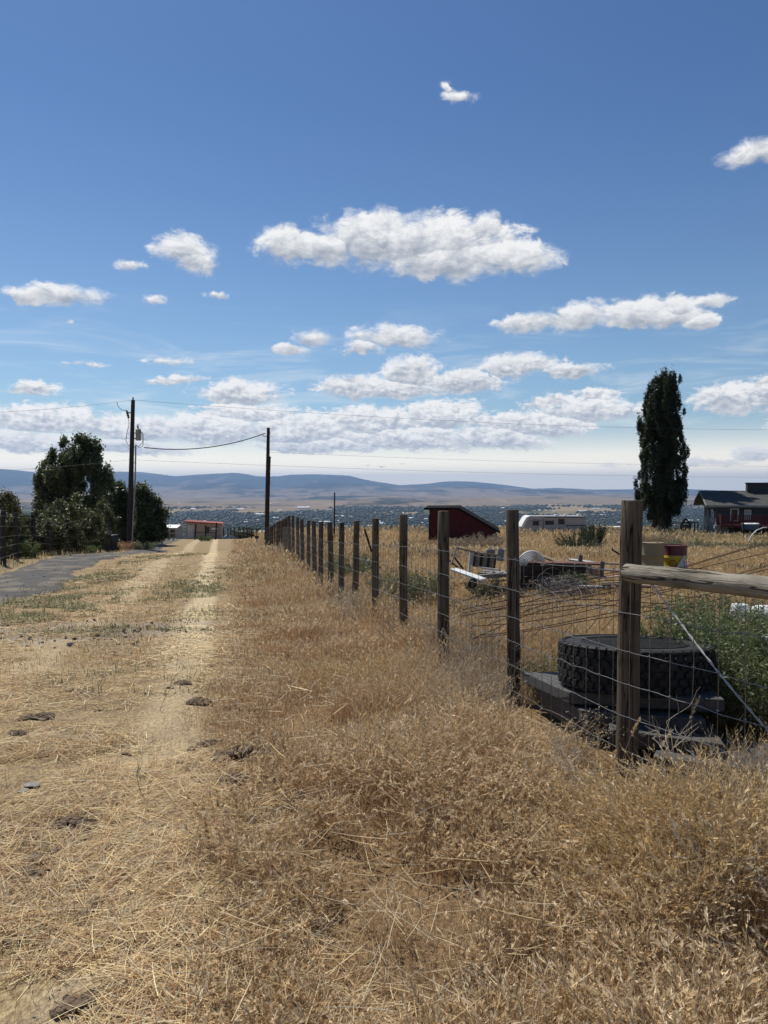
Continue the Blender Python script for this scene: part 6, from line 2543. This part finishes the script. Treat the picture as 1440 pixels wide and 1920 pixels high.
t.put(sv.inputs[0], state)
field, hrel = sv.outputs[0], sv.outputs[1]
ch = t.add('ShaderNodeVectorMath', operation='MULTIPLY_ADD')
t.put(ch.inputs[0], state)
t.put(ch.inputs[1], (1e-7, 1e-7, 0))
t.put(ch.inputs[2], P0)
PZ = ch.outputs[0]
se = t.add('ShaderNodeSeparateXYZ')
t.put(se.inputs[0], PZ)
ELZ = se.outputs[1]
# puffy detail
n1 = t.noise(t.vm('MULTIPLY', PZ, (1, 1.5, 1)), 3.2, 8, .64, .45)
n2 = t.noise(t.vm('MULTIPLY', PZ, (1, 1.9, 1)), 8.5, 6, .66, .4)
dens = t.m('ADD', field, t.m('ADD', t.m('MULTIPLY', t.m('SUBTRACT', n1, .5), 1.35), t.m('MULTIPLY', t.m('SUBTRACT', n2, .5), t.step(ELZ, 1.0, 2.2, 1.5, .40))))
alpha = t.step(dens, -.07, t.step(t.noise(PZ, 1.7, 2, .5), .35, .65, .26, .68))
alpha = t.m('MULTIPLY', alpha, t.step(t.m('ADD', field, t.m('MULTIPLY', n2, .2)), -.28, .05))
# light from the sun side: compare the billows with themselves one step toward the sun
P1 = t.vm('ADD', PZ, (-.10, .12, 0))
n1b = t.noise(t.vm('MULTIPLY', P1, (1, 1.5, 1)), 3.2, 5, .60, .45)
n2b = t.noise(t.vm('MULTIPLY', t.vm('ADD', PZ, (-.035, .045, 0)), (1, 1.9, 1)), 8.5, 4, .6, .4)
rel = t.m('ADD', t.m('SUBTRACT', n1, n1b), t.m('MULTIPLY', t.m('SUBTRACT', n2, n2b), t.step(ELZ, 1.0, 2.0, .9, .35)))
n2s = t.m('MULTIPLY', t.m('SUBTRACT', n2, .5), t.step(ELZ, 1.0, 2.2, 2.4, .6))
lit = t.m('ADD', t.step(t.m('ADD', t.m('ADD', hrel, n2s), t.m('MULTIPLY', t.m('SUBTRACT', n1, .5), 1.3)), -.95, .80), t.m('MULTIPLY', rel, 1.0))
thin = t.step(dens, .60, .10)
lit = t.m('ADD', lit, t.m('MULTIPLY', thin, .20), clamp=True)
shade = t.mix(lit, t.mix(t.step(ELZ, .7, 1.7), (.50, .535, .60), (.37, .405, .47)), t.mix(t.step(ELZ, .7, 1.7), (1.08, 1.06, 1.03), (.93, .93, .925)))
# high thin veil that whitens toward the horizon
ci = t.noise(t.vm('MULTIPLY', PZ, (.35, 2.2, 1)), 1.6, 6, .6, .8)
veil = t.m('MULTIPLY', t.step(ci, .46, .78), t.step(ELZ, 2.6, .9, 0, .55))
low = t.step(ELZ, 1.0, .12, 0, .92)
K = .87 / STR
skyc = sky.outputs[0]
skyc = t.mix(1.0, skyc, t.mix(t.step(ELZ, .5, 5.2), (.86, .98, 1.03), (.50, .69, .90)), 'MULTIPLY')
col = t.mix(t.m('MAXIMUM', veil, low), skyc, t.mix(t.step(ELZ, .25, .85), tuple(c * K for c in (2.1, 1.85, 1.42)), tuple(c * K for c in (1.15, 1.12, 1.03))))
cl = t.mix(1.0, shade, (K, K, K), 'MULTIPLY')
col = t.mix(t.m('MULTIPLY', alpha, t.step(ELZ, .12, .5, .3, 1)), col, cl)
t.put(bg.inputs['Color'], col)
bg.inputs['Strength'].default_value = STR
w.cycles.sampling_method = 'NONE'   # the sky is smooth, the sun lamp is sampled on its own

# ================================================================== camera and render
cam = bpy.data.cameras.new('camera')
co = bpy.data.objects.new('camera', cam)
C.objects.link(co)
co.location = (0, 0, CAMZ)
co.rotation_euler = (math.pi / 2 - PITCH, 0, 0)
cam.sensor_fit = 'VERTICAL'
cam.sensor_height = 36
cam.lens = 36 * F / 1920
cam.clip_start = .05
cam.clip_end = 90000
scene.camera = co
scene.render.resolution_x, scene.render.resolution_y = 768, 1024
scene.view_settings.view_transform = 'Standard'
scene.view_settings.look = 'None'
scene.view_settings.exposure = .22
scene.view_settings.gamma = 1
cy = scene.cycles
cy.max_bounces = 6
cy.diffuse_bounces = 3
cy.glossy_bounces = 2
cy.transmission_bounces = 4
cy.volume_bounces = 1
cy.transparent_max_bounces = 6
cy.use_denoising = True
cy.adaptive_threshold = .02
